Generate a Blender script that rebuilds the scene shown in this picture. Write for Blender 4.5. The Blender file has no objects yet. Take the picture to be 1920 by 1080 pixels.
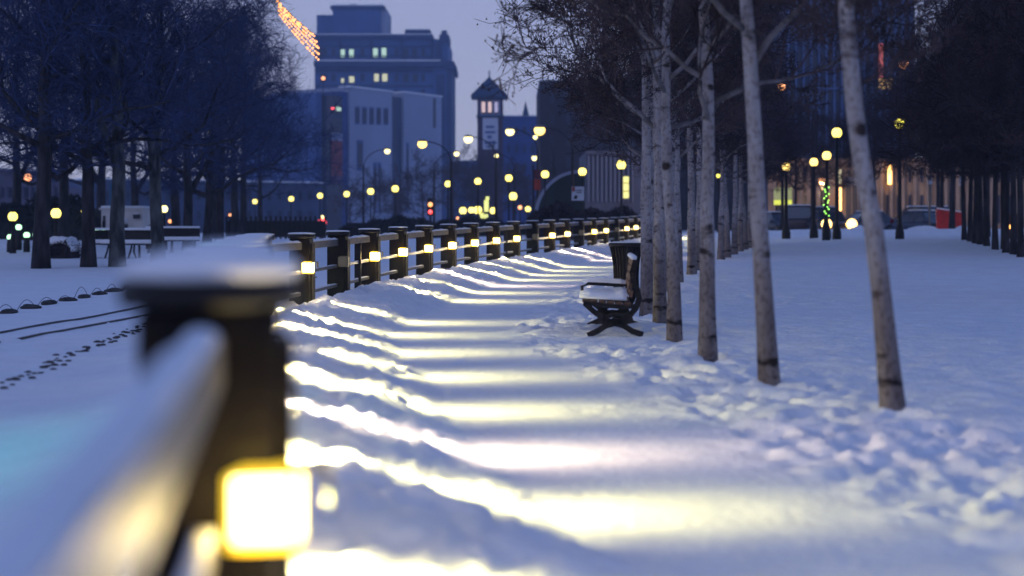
import bpy, math, random
import numpy as np
from mathutils import Vector, Matrix

# ------------------------------------------------------------------ camera, sky, exposure
sc = bpy.context.scene
COL = sc.collection
F = 55.0 / 36.0 * 1920.0          # focal length in photo pixels
HY, EYE = 425.0, 1.25             # horizon row, eye height
cam = bpy.data.cameras.new("camera")
cam.lens = 55.0; cam.sensor_width = 36.0
cam.shift_y = -(540.0 - HY) / 1920.0 * -1.0 * -1.0
cam.clip_start = 0.05; cam.clip_end = 3000.0
cam.dof.use_dof = True; cam.dof.focus_distance = 25.0; cam.dof.aperture_fstop = 1.1
camo = bpy.data.objects.new("camera", cam); COL.objects.link(camo)
camo.location = (0, 0, EYE); camo.rotation_euler = (math.radians(90), 0, 0)
sc.camera = camo

world = bpy.data.worlds.new("World"); sc.world = world; world.use_nodes = True
wt = world.node_tree; bg = wt.nodes["Background"]
sky = wt.nodes.new("ShaderNodeTexSky"); sky.sky_type = 'NISHITA'; sky.sun_disc = False
sky.sun_elevation = math.radians(2.0); sky.sun_rotation = math.radians(215)
tint = wt.nodes.new("ShaderNodeMix"); tint.data_type = 'RGBA'; tint.blend_type = 'MULTIPLY'; tint.inputs[0].default_value = 1.0
tint.inputs[7].default_value = (1.7, 2.05, 4.1, 1)
wt.links.new(sky.outputs[0], tint.inputs[6])
geo = wt.nodes.new("ShaderNodeTexCoord"); sep = wt.nodes.new("ShaderNodeSeparateXYZ")
wt.links.new(geo.outputs["Generated"], sep.inputs[0])
ramp = wt.nodes.new("ShaderNodeValToRGB"); wt.links.new(sep.outputs[2], ramp.inputs[0])
ramp.color_ramp.elements[0].position = 0.17; ramp.color_ramp.elements[0].color = (0, 0, 0, 1)
ramp.color_ramp.elements[1].position = 0.5; ramp.color_ramp.elements[1].color = (1, 1, 1, 1)
hz = wt.nodes.new("ShaderNodeValToRGB"); wt.links.new(sep.outputs[2], hz.inputs[0])
hz.color_ramp.elements[0].position = 0.0; hz.color_ramp.elements[0].color = (2.95, 3.05, 3.9, 1)
hz.color_ramp.elements[1].position = 0.25; hz.color_ramp.elements[1].color = (2.0, 2.4, 4.2, 1)
mx = wt.nodes.new("ShaderNodeMix"); mx.data_type = 'RGBA'
wt.links.new(ramp.outputs[0], mx.inputs[0]); wt.links.new(hz.outputs[0], mx.inputs[6]); wt.links.new(tint.outputs[2], mx.inputs[7])
wt.links.new(mx.outputs[2], bg.inputs[0]); bg.inputs[1].default_value = 0.192

sun = bpy.data.lights.new("sun", 'SUN'); sun.energy = 0.10; sun.angle = math.radians(40); sun.color = (0.75, 0.8, 1.0)
suno = bpy.data.objects.new("sun", sun); COL.objects.link(suno); suno.rotation_euler = (math.radians(55), 0, math.radians(-40))

sc.view_settings.view_transform = 'Standard'; sc.view_settings.look = 'None'
sc.view_settings.exposure = -0.07; sc.view_settings.gamma = 1.0
sc.render.engine = 'CYCLES'
cy = sc.cycles
cy.use_denoising = True
try: cy.denoiser = 'OPENIMAGEDENOISE'
except Exception: pass
cy.use_adaptive_sampling = True; cy.adaptive_threshold = 0.01
cy.max_bounces = 5; cy.diffuse_bounces = 3; cy.glossy_bounces = 2; cy.transmission_bounces = 2; cy.volume_bounces = 0
cy.sample_clamp_indirect = 3.0; cy.caustics_reflective = False; cy.caustics_refractive = False
cy.use_light_tree = True

R = random.Random(7)
PI = math.pi
def P(px, py, Y): return Vector(((px - 960) / F * Y, Y, EYE - (py - HY) / F * Y))

# ------------------------------------------------------------------ materials
MATS = {}
def mat(name, col, rough=0.8, var=0.0, scale=8.0, bump=0.0, bscale=40.0, metal=0.0, emit=None, estr=0.0, col2=None, stretch=None, spec=0.3, sss=0.0):
    if name in MATS: return MATS[name]
    m = bpy.data.materials.new(name); m.use_nodes = True; nt = m.node_tree
    b = nt.nodes["Principled BSDF"]
    b.inputs["Roughness"].default_value = rough; b.inputs["Metallic"].default_value = metal
    b.inputs["Specular IOR Level"].default_value = spec
    b.inputs["Base Color"].default_value = (*col, 1)
    tc = nt.nodes.new("ShaderNodeTexCoord"); src = tc.outputs["Object"]
    if stretch:
        mp = nt.nodes.new("ShaderNodeMapping"); mp.inputs["Scale"].default_value = stretch
        nt.links.new(src, mp.inputs[0]); src = mp.outputs[0]
    if var > 0 or col2:
        n = nt.nodes.new("ShaderNodeTexNoise"); n.inputs["Scale"].default_value = scale; n.inputs["Detail"].default_value = 5
        nt.links.new(src, n.inputs[0])
        r = nt.nodes.new("ShaderNodeValToRGB"); nt.links.new(n.outputs[0], r.inputs[0])
        c2 = col2 or tuple(min(1, c * (1 + var)) for c in col); c1 = col if col2 else tuple(c * (1 - var) for c in col)
        r.color_ramp.elements[0].position = 0.38; r.color_ramp.elements[0].color = (*c1, 1)
        r.color_ramp.elements[1].position = 0.62; r.color_ramp.elements[1].color = (*c2, 1)
        nt.links.new(r.outputs[0], b.inputs["Base Color"])
    if bump > 0:
        n2 = nt.nodes.new("ShaderNodeTexNoise"); n2.inputs["Scale"].default_value = bscale; n2.inputs["Detail"].default_value = 6
        nt.links.new(src, n2.inputs[0])
        bp = nt.nodes.new("ShaderNodeBump"); bp.inputs["Strength"].default_value = bump; bp.inputs["Distance"].default_value = 0.02
        nt.links.new(n2.outputs[0], bp.inputs["Height"]); nt.links.new(bp.outputs[0], b.inputs["Normal"])
    if emit:
        b.inputs["Emission Color"].default_value = (*emit, 1); b.inputs["Emission Strength"].default_value = estr
    MATS[name] = m
    return m

SNOW = mat('snow', (0.84, 0.85, 0.87), 0.75, 0.03, 3.0, 0.9, 16.0)
SNOWC = mat('snow_cap', (0.84, 0.85, 0.87), 0.7, 0.03, 6.0, 0.4, 25.0)
STREET = mat('street_slush', (0.16, 0.16, 0.17), 0.6, 0.5, 0.8, 0.5, 4.0)
BLACK = mat('black_iron', (0.012, 0.010, 0.011), 0.5, 0.3, 9.0, 0.15, 60.0, spec=0.25)
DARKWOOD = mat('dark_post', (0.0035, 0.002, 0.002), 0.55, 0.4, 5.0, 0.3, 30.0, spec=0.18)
RAILM = mat('rail_metal', (0.14, 0.13, 0.12), 0.45, 0.3, 20.0, metal=0.3)
WOODSLAT = mat('bench_slat', (0.13, 0.07, 0.04), 0.6, 0.35, 12.0, 0.2, 60.0)
STEEL = mat('track_steel', (0.05, 0.05, 0.06), 0.5, 0.3, 6.0)
STONE = mat('edging_stone', (0.05, 0.045, 0.045), 0.9, 0.4, 10.0, 0.5, 20.0)
BARKD = mat('dark_bark', (0.030, 0.027, 0.030), 0.95, 0.5, 6.0, 0.9, 18.0, stretch=(1, 1, 0.25))
BARKM = mat('mossy_bark', (0.075, 0.08, 0.08), 0.95, 0.6, 5.0, 0.9, 18.0, stretch=(1, 1, 0.3))
TWIGD = mat('dark_twigs', (0.030, 0.045, 0.11), 0.95, 0.4, 2.0)
TWIGB = mat('brown_twigs', (0.055, 0.040, 0.047), 0.95, 0.5, 1.5)
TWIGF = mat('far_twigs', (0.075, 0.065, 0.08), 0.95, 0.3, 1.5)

def birch_mat():
    m = bpy.data.materials.new('pale_bark'); m.use_nodes = True; nt = m.node_tree; b = nt.nodes["Principled BSDF"]
    b.inputs["Roughness"].default_value = 0.85; b.inputs["Specular IOR Level"].default_value = 0.2
    tc = nt.nodes.new("ShaderNodeTexCoord")
    def noise(scale, stretch, lo, hi, c0, c1):
        mp = nt.nodes.new("ShaderNodeMapping"); mp.inputs["Scale"].default_value = stretch
        nt.links.new(tc.outputs["Object"], mp.inputs[0])
        n = nt.nodes.new("ShaderNodeTexNoise"); n.inputs["Scale"].default_value = scale; n.inputs["Detail"].default_value = 6
        nt.links.new(mp.outputs[0], n.inputs[0])
        r = nt.nodes.new("ShaderNodeValToRGB"); nt.links.new(n.outputs[0], r.inputs[0])
        r.color_ramp.elements[0].position = lo; r.color_ramp.elements[0].color = (*c0, 1)
        r.color_ramp.elements[1].position = hi; r.color_ramp.elements[1].color = (*c1, 1)
        return r.outputs[0], n
    base, nb = noise(7, (1, 1, 0.35), 0.35, 0.65, (0.23, 0.205, 0.21), (0.38, 0.355, 0.36))
    scar, ns = noise(2.6, (1, 1, 2.4), 0.35, 0.43, (0.12, 0.10, 0.10), (1, 1, 1))
    mott, nm = noise(26, (1, 1, 0.8), 0.36, 0.5, (0.62, 0.58, 0.56), (1, 1, 1))
    # darker, browner bark colour towards the foot, with a ragged edge
    sp = nt.nodes.new("ShaderNodeSeparateXYZ"); nt.links.new(tc.outputs["Object"], sp.inputs[0])
    ad = nt.nodes.new("ShaderNodeMath"); ad.operation = 'MULTIPLY_ADD'; ad.inputs[1].default_value = -1.6
    nt.links.new(nb.outputs[0], ad.inputs[0]); nt.links.new(sp.outputs[2], ad.inputs[2])
    fr = nt.nodes.new("ShaderNodeValToRGB"); nt.links.new(ad.outputs[0], fr.inputs[0])
    fr.color_ramp.elements[0].position = 0.0; fr.color_ramp.elements[0].color = (0.62, 0.57, 0.55, 1)
    fr.color_ramp.elements[1].position = 0.35; fr.color_ramp.elements[1].color = (1, 1, 1, 1)
    prev = base
    for o in (scar, mott, fr.outputs[0]):
        k = nt.nodes.new("ShaderNodeMix"); k.data_type = 'RGBA'; k.blend_type = 'MULTIPLY'; k.inputs[0].default_value = 1
        nt.links.new(prev, k.inputs[6]); nt.links.new(o, k.inputs[7]); prev = k.outputs[2]
    nt.links.new(prev, b.inputs["Base Color"])
    bp = nt.nodes.new("ShaderNodeBump"); bp.inputs["Strength"].default_value = 0.6; bp.inputs["Distance"].default_value = 0.02
    nt.links.new(nm.outputs[0], bp.inputs["Height"]); nt.links.new(bp.outputs[0], b.inputs["Normal"])
    return m
BIRCH = birch_mat()
def emis(name, col, s): return mat(name, (0.8, 0.75, 0.6), 0.4, emit=col, estr=s)
GLOBE = emis('globe_yellow', (1.0, 0.80, 0.11), 3.0)
GLOBEW = emis('globe_warm', (1.0, 0.66, 0.12), 3.2)
GLOBEO = emis('globe_orange', (1.0, 0.36, 0.08), 2.6)
GLOBEG = emis('globe_cool', (0.50, 1.0, 0.55), 2.2)
GLOBEWH = emis('globe_white', (1.0, 0.85, 0.30), 3.2)
GLOBEDIM = emis('globe_dim', (1.0, 0.85, 0.06), 3.0)
GLOBER = emis('signal_red', (1.0, 0.05, 0.04), 4.0)
LENS = emis('post_lamp_lens', (1.0, 0.82, 0.22), 6.5)
LENSP = emis('post_lamp_lens_pink', (1.0, 0.68, 0.24), 6.0)
RIMGLOW = mat('yellow_rim_glow', (0.8, 0.5, 0.05), 0.4, emit=(1.0, 0.66, 0.02), estr=1.25)  # glowing housing colour stands in for the yellow fringe around the lamp
LENSOFF = mat('post_lamp_dim', (0.14, 0.12, 0.09), 0.4, emit=(1.0, 0.8, 0.3), estr=0.03)
BULB = emis('fairy_bulb', (1.0, 0.36, 0.05), 2.0)
WINLIT = emis('lit_window_pale', (0.62, 0.95, 0.62), 0.8)
WINYEL = emis('lit_window_yellow', (0.95, 0.9, 0.35), 0.75)
WINPINK = emis('lit_window_pink', (1.0, 0.62, 0.5), 0.75)
WINORG = emis('lit_window_orange', (1.0, 0.50, 0.10), 6.0)

# ------------------------------------------------------------------ tagging and mesh helpers
def tag(o, label=None, cat=None, group=None, kind=None):
    if label: o["label"] = label
    if cat: o["category"] = cat
    if group: o["group"] = group
    if kind: o["kind"] = kind
    return o
def empty(name, loc=(0, 0, 0), rz=0.0):
    o = bpy.data.objects.new(name, None); COL.objects.link(o); o.location = loc; o.rotation_euler = (0, 0, rz); o.empty_display_size = 0.1
    return o
def mesh_obj(name, verts, faces, m, parent=None, smooth=False, loc=None):
    me = bpy.data.meshes.new(name); me.from_pydata([tuple(v) for v in verts], [], faces); me.materials.append(m)
    if smooth: me.polygons.foreach_set("use_smooth", [True] * len(me.polygons))
    me.update()
    o = bpy.data.objects.new(name, me); COL.objects.link(o)
    if parent is not None: o.parent = parent
    if loc is not None: o.location = loc
    return o
class MB:
    def __init__(s): s.v = []; s.f = []
    def add(s, vs, fs):
        n = len(s.v); s.v += [tuple(v) for v in vs]; s.f += [tuple(i + n for i in f) for f in fs]; return s
    def obox(s, c, ax, ay, az):            # centre and three half vectors
        c = Vector(c); ax = Vector(ax); ay = Vector(ay); az = Vector(az)
        vs = [c + i * ax + j * ay + k * az for k in (-1, 1) for j in (-1, 1) for i in (-1, 1)]
        return s.add(vs, [(0, 2, 3, 1), (4, 5, 7, 6), (0, 1, 5, 4), (2, 6, 7, 3), (0, 4, 6, 2), (1, 3, 7, 5)])
    def box(s, x0, x1, y0, y1, z0, z1):
        return s.obox(((x0 + x1) / 2, (y0 + y1) / 2, (z0 + z1) / 2), ((x1 - x0) / 2, 0, 0), (0, (y1 - y0) / 2, 0), (0, 0, (z1 - z0) / 2))
    def rbox(s, x0, x1, y0, y1, z0, z1, b):   # box with chamfered vertical and top edges
        xs = lambda d: [(x0 + d + b, y0 + d), (x1 - d - b, y0 + d), (x1 - d, y0 + d + b), (x1 - d, y1 - d - b), (x1 - d - b, y1 - d), (x0 + d + b, y1 - d), (x0 + d, y1 - d - b), (x0 + d, y0 + d + b)]
        rings = [[(x, y, z0) for x, y in xs(0)], [(x, y, z1 - b) for x, y in xs(0)], [(x, y, z1) for x, y in xs(b)]]
        return s.rings(rings, True)
    def rings(s, rings, cap=True):
        n = len(rings[0]); vs = [p for r in rings for p in r]; fs = []
        for i in range(len(rings) - 1):
            for j in range(n):
                a = i * n + j; b = i * n + (j + 1) % n; fs.append((a, b, b + n, a + n))
        if cap: fs.append(tuple(range(n - 1, -1, -1))); fs.append(tuple(range((len(rings) - 1) * n, len(rings) * n)))
        return s.add(vs, fs)
    def lathe(s, prof, c=(0, 0, 0), n=12):     # prof: (radius, z)
        return s.rings([[(c[0] + r * math.cos(2 * PI * j / n), c[1] + r * math.sin(2 * PI * j / n), c[2] + z) for j in range(n)] for r, z in prof])
    def tube(s, pts, rad, n=6):
        pts = [Vector(p) for p in pts]; m = len(pts)
        if not hasattr(rad, '__len__'): rad = [rad] * m
        rs = []
        for i, p in enumerate(pts):
            t = (pts[min(i + 1, m - 1)] - pts[max(i - 1, 0)]).normalized()
            u = t.cross(Vector((0.13, 0.21, 0.97)) if abs(t.z) < 0.9 else Vector((1, 0, 0))).normalized(); w = t.cross(u)
            rs.append([p + rad[i] * (math.cos(2 * PI * j / n) * u + math.sin(2 * PI * j / n) * w) for j in range(n)])
        return s.rings(rs)
    def prism(s, poly, d0, d1):               # poly of (x, z), extruded along y
        n = len(poly); vs = [(x, d0, z) for x, z in poly] + [(x, d1, z) for x, z in poly]
        return s.add(vs, [tuple(range(n)), tuple(range(2 * n - 1, n - 1, -1))] + [(i, i + n, (i + 1) % n + n, (i + 1) % n) for i in range(n)])
    def sphere(s, c, r, n=12, m=8, sz=1.0):
        rs = []
        for i in range(m + 1):
            a = -PI / 2 + PI * min(max(i, 0.12), m - 0.12) / m
            rs.append([(c[0] + r * math.cos(a) * math.cos(2 * PI * j / n), c[1] + r * math.cos(a) * math.sin(2 * PI * j / n), c[2] + sz * r * math.sin(a)) for j in range(n)])
        return s.rings(rs)
    def build(s, name, m, parent=None, smooth=False, loc=None): return mesh_obj(name, s.v, s.f, m, parent, smooth, loc)

# ------------------------------------------------------------------ terrain
def hashn(ix, iy, seed):
    h = (ix.astype(np.int64) * 374761393 + iy.astype(np.int64) * 668265263 + seed * 974634541) & 0xffffffff
    h = ((h ^ (h >> 13)) * 1274126177) & 0xffffffff
    return ((h ^ (h >> 16)) & 0xffff) / 65535.0
def vnoise(x, y, seed=0):
    ix = np.floor(x); iy = np.floor(y); fx = x - ix; fy = y - iy
    fx = fx * fx * (3 - 2 * fx); fy = fy * fy * (3 - 2 * fy); ix = ix.astype(np.int64); iy = iy.astype(np.int64)
    a = hashn(ix, iy, seed); b = hashn(ix + 1, iy, seed); c = hashn(ix, iy + 1, seed); d = hashn(ix + 1, iy + 1, seed)
    return (a * (1 - fx) + b * fx) * (1 - fy) + (c * (1 - fx) + d * fx) * fy
def fbm(x, y, seed=0, o=4):
    r = 0; a = 0.5
    for i in range(o): r = r + a * vnoise(x * 2 ** i + 17 * i, y * 2 ** i + 9 * i, seed + i); a *= 0.5
    return r
def sstep(a, b, x):
    t = np.clip((x - a) / (b - a), 0, 1); return t * t * (3 - 2 * t)

# fence posts: px of each post along the curve, equal spacing from post B outward
S = 2.52
posts = []
xa, ya = (486 - 960) / F * 17.95, 17.95
for px, yy in ((392, 3.15), (402, 4.5), (423, 6.65), (439, 8.4), (451, 10.4), (463, 12.8), (475, 15.3), (486, 17.95)):
    posts.append(((px - 960) / F * yy, yy))
last = Vector(posts[-1])
for px in (565, 625, 689, 745, 791, 838, 878, 923, 962, 997, 1031, 1058, 1084, 1110, 1132, 1152, 1171, 1188, 1204, 1219):
    k = (px - 960) / F                     # |(k*Y - lx, Y - ly)| = S
    A_ = k * k + 1; B_ = -2 * (k * last.x + last.y); C_ = last.x ** 2 + last.y ** 2 - S * S
    d = B_ * B_ - 4 * A_ * C_
    Y = (-B_ + math.sqrt(max(d, 0))) / (2 * A_)
    last = Vector((k * Y, Y)); posts.append((k * Y, Y))
# smooth the measured curve
pa = np.array(posts); sm = pa.copy()
for _ in range(3): sm[9:-1] = (sm[8:-2] + 2 * sm[9:-1] + sm[10:]) / 4
posts = [tuple(p) for p in sm]
line = np.array([(-0.235, 0.45)] + posts + [(posts[-1][0] + 3.5, posts[-1][1] + 1.8), (posts[-1][0] + 60, posts[-1][1] + 20)])
def fence_dist(x, y):
    best = np.full(x.shape, 1e9); sgn = np.zeros(x.shape)
    for (ax, ay), (bx, by) in zip(line[:-1], line[1:]):
        dx, dy = bx - ax, by - ay; L = dx * dx + dy * dy
        t = np.clip(((x - ax) * dx + (y - ay) * dy) / L, 0, 1)
        ex = x - ax - t * dx; ey = y - ay - t * dy; d = np.hypot(ex, ey)
        s = np.sign(ex * dy - ey * dx); up = d < best
        best = np.where(up, d, best); sgn = np.where(up, s, sgn)
    return best * np.where(sgn == 0, 1, sgn)
def base_h(x, y):
    g = 0.0115 * np.clip(y - 21, 0, 62)
    g = g + 0.30 * sstep(30, 66, y) * sstep(3, 14, x)
    g = g - 0.30 * sstep(74, 90, y) * sstep(3, 14, x)      # street lies a little behind the crest
    g = g - 0.35 * sstep(60, 120, y) * sstep(2, -8, x)
    return g
def terrain(x, y, fine=True):
    x = np.asarray(x, float); y = np.asarray(y, float)
    d = fence_dist(x, y); z = base_h(x, y)
    w = 0.35 * (fbm(x * 0.9, y * 0.9, 3) - 0.5)
    hb = 0.19 + 0.10 * sstep(0.05, 0.3, d) + 0.10 * (fbm(x * 1.3, y * 1.3, 5) - 0.47)
    bank = hb * (1 - np.clip((d + w - 0.15) / 1.25, 0, 1) ** 1.1) * sstep(-1.5, 0.0, d)
    z = z + bank
    if fine:
        near = 1 - sstep(60, 90, y)
        bz = (1 - sstep(0.9, 1.7, d + w)) * sstep(-1.0, 0.05, d)
        z = z + near * bz * (0.15 * (fbm(x * 3.4, y * 3.4, 11, 5) - 0.47) + 0.17 * np.abs(fbm(x * 9, y * 9, 13, 3) - 0.44))
        # trodden clods beside the tree row
        tz = sstep(2.6, 3.3, d) * (1 - sstep(4.3, 5.0, d)) * near
        cl = fbm(x * 5.2, y * 4.6, 21, 4)
        tz = tz * (1 - 0.8 * np.exp(-(((x - 1.15) / 0.8) ** 2 + ((y - 17.6) / 1.6) ** 2) ** 2))
        z = z + tz * (0.038 * sstep(0.42, 0.60, cl) - 0.030 * sstep(0.46, 0.34, cl) + 0.055 * (fbm(x * 9, y * 9, 22, 4) - 0.45))
        # footprints on the path
        for px_, py_ in ((1676, 778), (1443, 728), (1327, 678), (1265, 640), (1238, 610)):   # hollows round the near trunks
            ty = F * EYE / (py_ - HY) * 0.985; tx = (px_ - 960) / F * ty; q = np.hypot(x - tx, y - ty)
            z = z - 0.05 * np.exp(-(q / 0.13) ** 2) + 0.022 * np.exp(-((q - 0.27) / 0.09) ** 2)
        pz = sstep(1.4, 1.9, d) * (1 - sstep(2.8, 3.2, d)) * near
        z = z + pz * (0.016 * (fbm(x * 4, y * 4, 31, 4) - 0.5) - 0.014 * sstep(0.58, 0.66, fbm(x * 3.1, y * 2.3, 33, 2)))
        # wind ripples over the open field
        fz = sstep(4.3, 5.2, d) * near
        rp = fbm(x * 0.9, y * 1.9, 41, 4)
        z = z + fz * (0.08 * (rp - 0.47) + 0.085 * (fbm(x * 4, y * 6, 44, 4) - 0.47) - 0.05 * sstep(0.60, 0.68, fbm(x * 1.6, y * 1.6, 42, 2)))
        lz = sstep(-0.8, -2.0, d)
        z = z + lz * near * 0.05 * (fbm(x * 0.8, y * 0.5, 51, 4) - 0.47)
        # shallow tyre grooves and kicked clods by the track
        z = z + near * 0.06 * np.exp(-((d + 2.6 + 0.1 * np.sin(y * 0.8)) / 0.10) ** 2) * sstep(0.45, 0.6, fbm(x * 7, y * 7, 61, 2))
    return z
def gz(x, y, fine=False): return float(terrain(np.array([x]), np.array([y]), fine)[0])
def on_ground(px, py):                      # photo pixel of a foot -> point on the ground
    Y = 3.0
    while Y < 140:
        p = P(px, py, Y)
        if p.z <= gz(p.x, Y): return Vector((p.x, Y, gz(p.x, Y)))
        Y += 0.15 if Y < 60 else 0.5
    p = P(px, py, 80.0); return Vector((p.x, 80.0, gz(p.x, 80.0)))

def build_ground():
    xs = list(np.arange(-4.2, 4.6, 0.036)); st = 0.036; x = xs[-1]
    while x < 900: st = min(st * 1.10, 60); x += st; xs.append(x)
    st = 0.036; x = xs[0]; left = []
    while x > -900: st = min(st * 1.10, 60); x -= st; left.append(x)
    xs = np.array(left[::-1] + xs)
    ys = []; y = 3.0; st = 0.032
    while y < 1600: ys.append(y); st = 0.032 if y < 20 else min(0.032 + (y - 20) * 0.0055, 40); y += st
    pre = [-60, -30, -15, -8, -4, -2, -1, 0, 0.5, 1, 1.5, 2, 2.4, 2.8]
    ys = np.array(pre + ys)
    X, Y = np.meshgrid(xs, ys); Z = terrain(X, Y)
    nx, ny = len(xs), len(ys)
    co = np.stack([X, Y, Z], -1).reshape(-1, 3).astype(np.float32)
    i = np.arange(ny - 1)[:, None] * nx + np.arange(nx - 1)[None, :]
    q = np.stack([i, i + 1, i + nx + 1, i + nx], -1).reshape(-1, 4).astype(np.int32)
    me = bpy.data.meshes.new('snow_ground'); me.vertices.add(len(co)); me.vertices.foreach_set("co", co.ravel())
    me.loops.add(q.size); me.loops.foreach_set("vertex_index", q.ravel())
    me.polygons.add(len(q)); me.polygons.foreach_set("loop_start", np.arange(0, q.size, 4, dtype=np.int32))
    me.polygons.foreach_set("use_smooth", np.ones(len(q), dtype=bool))
    me.update(calc_edges=True); me.materials.append(SNOW)
    o = bpy.data.objects.new('snow_ground', me); COL.objects.link(o); tag(o, kind='structure')
build_ground()

# street behind the crest on the right, slushy tarmac
st_ = MB(); zs = gz(30, 100) + 0.05
st_.add([(14, 92, zs), (80, 92, zs), (80, 112, zs), (14, 112, zs)], [(0, 1, 2, 3)])
tag(st_.build('street', STREET), kind='structure')

# ------------------------------------------------------------------ railing along the promenade
fence = tag(empty('promenade_railing', (posts[0][0], posts[0][1], 0)), 'black post and rail promenade railing capped with snow, a square lamp on each post', 'railing')
FL = Vector(fence.location)
# indices: 0 = nearest post, 7 = A, 8 = B, 9 = C ...
off = {9: 1, 17: 1, 20: 1, 23: 1}
pink = {3, 12, 18, 19}
def perp(i):
    a = Vector(posts[max(i - 1, 0)]); b = Vector(posts[min(i + 1, len(posts) - 1)]); t = (b - a).normalized()
    return t, Vector((t.y, -t.x))
def xf(v, t, n): return None
post_tops = []
for i, (x, y) in enumerate(posts):
    t, nrm = perp(i)
    ang = math.atan2(t.y, t.x) - PI / 2           # local y runs along the fence, local x to the path
    zg = base_h(np.array([x]), np.array([y]))[0]; ztop = zg + 1.15
    if i == 0: ztop = 1.145
    post_tops.append(ztop); h = ztop + 0.25
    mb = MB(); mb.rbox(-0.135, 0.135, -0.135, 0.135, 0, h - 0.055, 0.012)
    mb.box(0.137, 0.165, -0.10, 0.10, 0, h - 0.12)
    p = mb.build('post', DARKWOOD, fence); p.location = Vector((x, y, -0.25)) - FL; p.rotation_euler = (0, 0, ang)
    c = MB(); c.lathe([(0.172, h - 0.055), (0.18, h - 0.04), (0.18, h - 0.012), (0.165, h)], (0, 0, 0), 20)
    c.build('cap', BLACK, p, True)
    sn = MB(); rr = random.Random(i)
    top = 0.024 if i else 0.05
    sh = [rr.uniform(0.93, 1.03) for _ in range(20)]
    rg = []
    for rad, zz in [(0.17, 0.0), (0.185, 0.3), (0.165, 0.72), (0.10, 0.95), (0.02, 1.0)]:
        rg.append([(rad * sh[j] * math.cos(2 * PI * j / 20), rad * sh[j] * math.sin(2 * PI * j / 20), h + 0.002 + zz * top) for j in range(20)])
    if i == 0: rg = [[(x * (1 - 0.4 * q) + 0.045 * q, y, h + 0.002 + (zz - h - 0.002) * 1.45) for x, y, zz in ring] for ring, q in zip(rg, (0, 0.1, 0.6, 1, 1))]
    sn.rings(rg); sn.build('snow_cap', SNOWC, p, True)
    # lamp on the corner between the end face and the path face
    lz = h - 0.43 if i else h - 0.44
    lit = i not in off; M = (LENSP if i in pink else LENS) if lit else LENSOFF
    bz = MB(); bz.rbox(0.030, 0.172, -0.160, -0.03, lz - 0.080, lz + 0.080, 0.02)
    bez = bz.build('lamp', RIMGLOW if lit else LENSOFF, p)
    ln = MB(); ln.obox((0.101, -0.163, lz), (0.056, 0, 0), (0, 0.006, 0), (0, 0, 0.062)); ln.obox((0.175, -0.095, lz), (0.006, 0, 0), (0, 0.050, 0), (0, 0, 0.062))
    lens = ln.build('lamp_lens', M, p)
    if lit:
        sp = bpy.data.lights.new('post_lamp_beam', 'SPOT'); sp.energy = 660; sp.spot_size = math.radians(150); sp.spot_blend = 1.0
        sp.shadow_soft_size = 0.015; sp.color = (1.0, 0.76, 0.52) if i in pink else (1.0, 0.88, 0.33)
        so = bpy.data.objects.new('post_lamp_beam', sp); COL.objects.link(so); so.parent = p
        so.location = (0.196, -0.09, lz)
        gl = bpy.data.lights.new('post_lamp_glow', 'POINT'); gl.energy = 3.5 if i else 5.5; gl.color = (1.0, 0.70, 0.16); gl.shadow_soft_size = 0.04
        go = bpy.data.objects.new('post_lamp_glow', gl); COL.objects.link(go); go.parent = p; go.location = (0.11, -0.25, lz)
        g2 = bpy.data.lights.new('post_lamp_spill', 'POINT'); g2.energy = 7.5; g2.color = (1.0, 0.82, 0.55); g2.shadow_soft_size = 0.05
        g3 = bpy.data.objects.new('post_lamp_spill', g2); COL.objects.link(g3); g3.parent = p; g3.location = (0.30, -0.20, lz - 0.06)
        # aim along local +x, tilted down; narrow across, wide up and down
        zax = Vector((-math.cos(math.radians(38)), 0, math.sin(math.radians(38)))); yax = Vector((0, 1, 0)); xax = yax.cross(zax)
        m3 = Matrix((xax, yax, zax)).transposed().to_4x4()
        so.matrix_local = Matrix.Translation(so.location) @ m3 @ Matrix.Diagonal((1.0, 0.21, 1.0, 1.0))
        hd = MB(); hd.obox((0.232, -0.095, lz + 0.035), (0.002, 0, 0), (0, 0.060, 0), (0, 0, 0.038)); hd.obox((0.203, -0.095, lz + 0.075), (0.031, 0, 0), (0, 0.060, 0), (0, 0, 0.002)); hd.build('beam_cutoff', BLACK, p)  # added plate that cuts off the beam's far reach over the snow


def bar(a, b, hw, hh, name, m, par, lift=0.0):
    a = Vector(a); b = Vector(b); d = (b - a); L = d.length; d.normalize(); s = d.cross(Vector((0, 0, 1))).normalized(); u = s.cross(d)
    o = MB(); o.obox((a + b) / 2 + u * lift - FL, s * hw, d * (L / 2), u * hh); return o.build(name, m, par)
def snow_strip(a, b, hw, hh, par, seed):
    a = Vector(a); b = Vector(b); d = b - a; L = d.length; d.normalize(); s = d.cross(Vector((0, 0, 1))).normalized(); rr = random.Random(seed)
    n = max(6, int(L / 0.12)); rings = []; k1 = rr.random() * 6
    for j in range(n + 1):
        f = j / n; c = a + (b - a) * f - FL; e = 0.35 if j in (0, n) else 1
        hv = hh * e * (0.8 + 0.3 * math.sin(k1 + j * 0.9) * math.sin(j * 0.37 + k1))
        wv = hw * (0.95 + 0.06 * math.sin(j * 1.7 + k1))
        rings.append([c - s * wv, c - s * wv * 0.9 + Vector((0, 0, hv * 0.7)), c - s * wv * 0.4 + Vector((0, 0, hv)), c + s * wv * 0.4 + Vector((0, 0, hv)), c + s * wv * 0.9 + Vector((0, 0, hv * 0.7)), c + s * wv])
    o = MB(); o.rings(rings); return o.build('snow', SNOWC, par, True)
ends = [(-0.235, 0.45)] + posts
tops = [1.145] + post_tops
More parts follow.
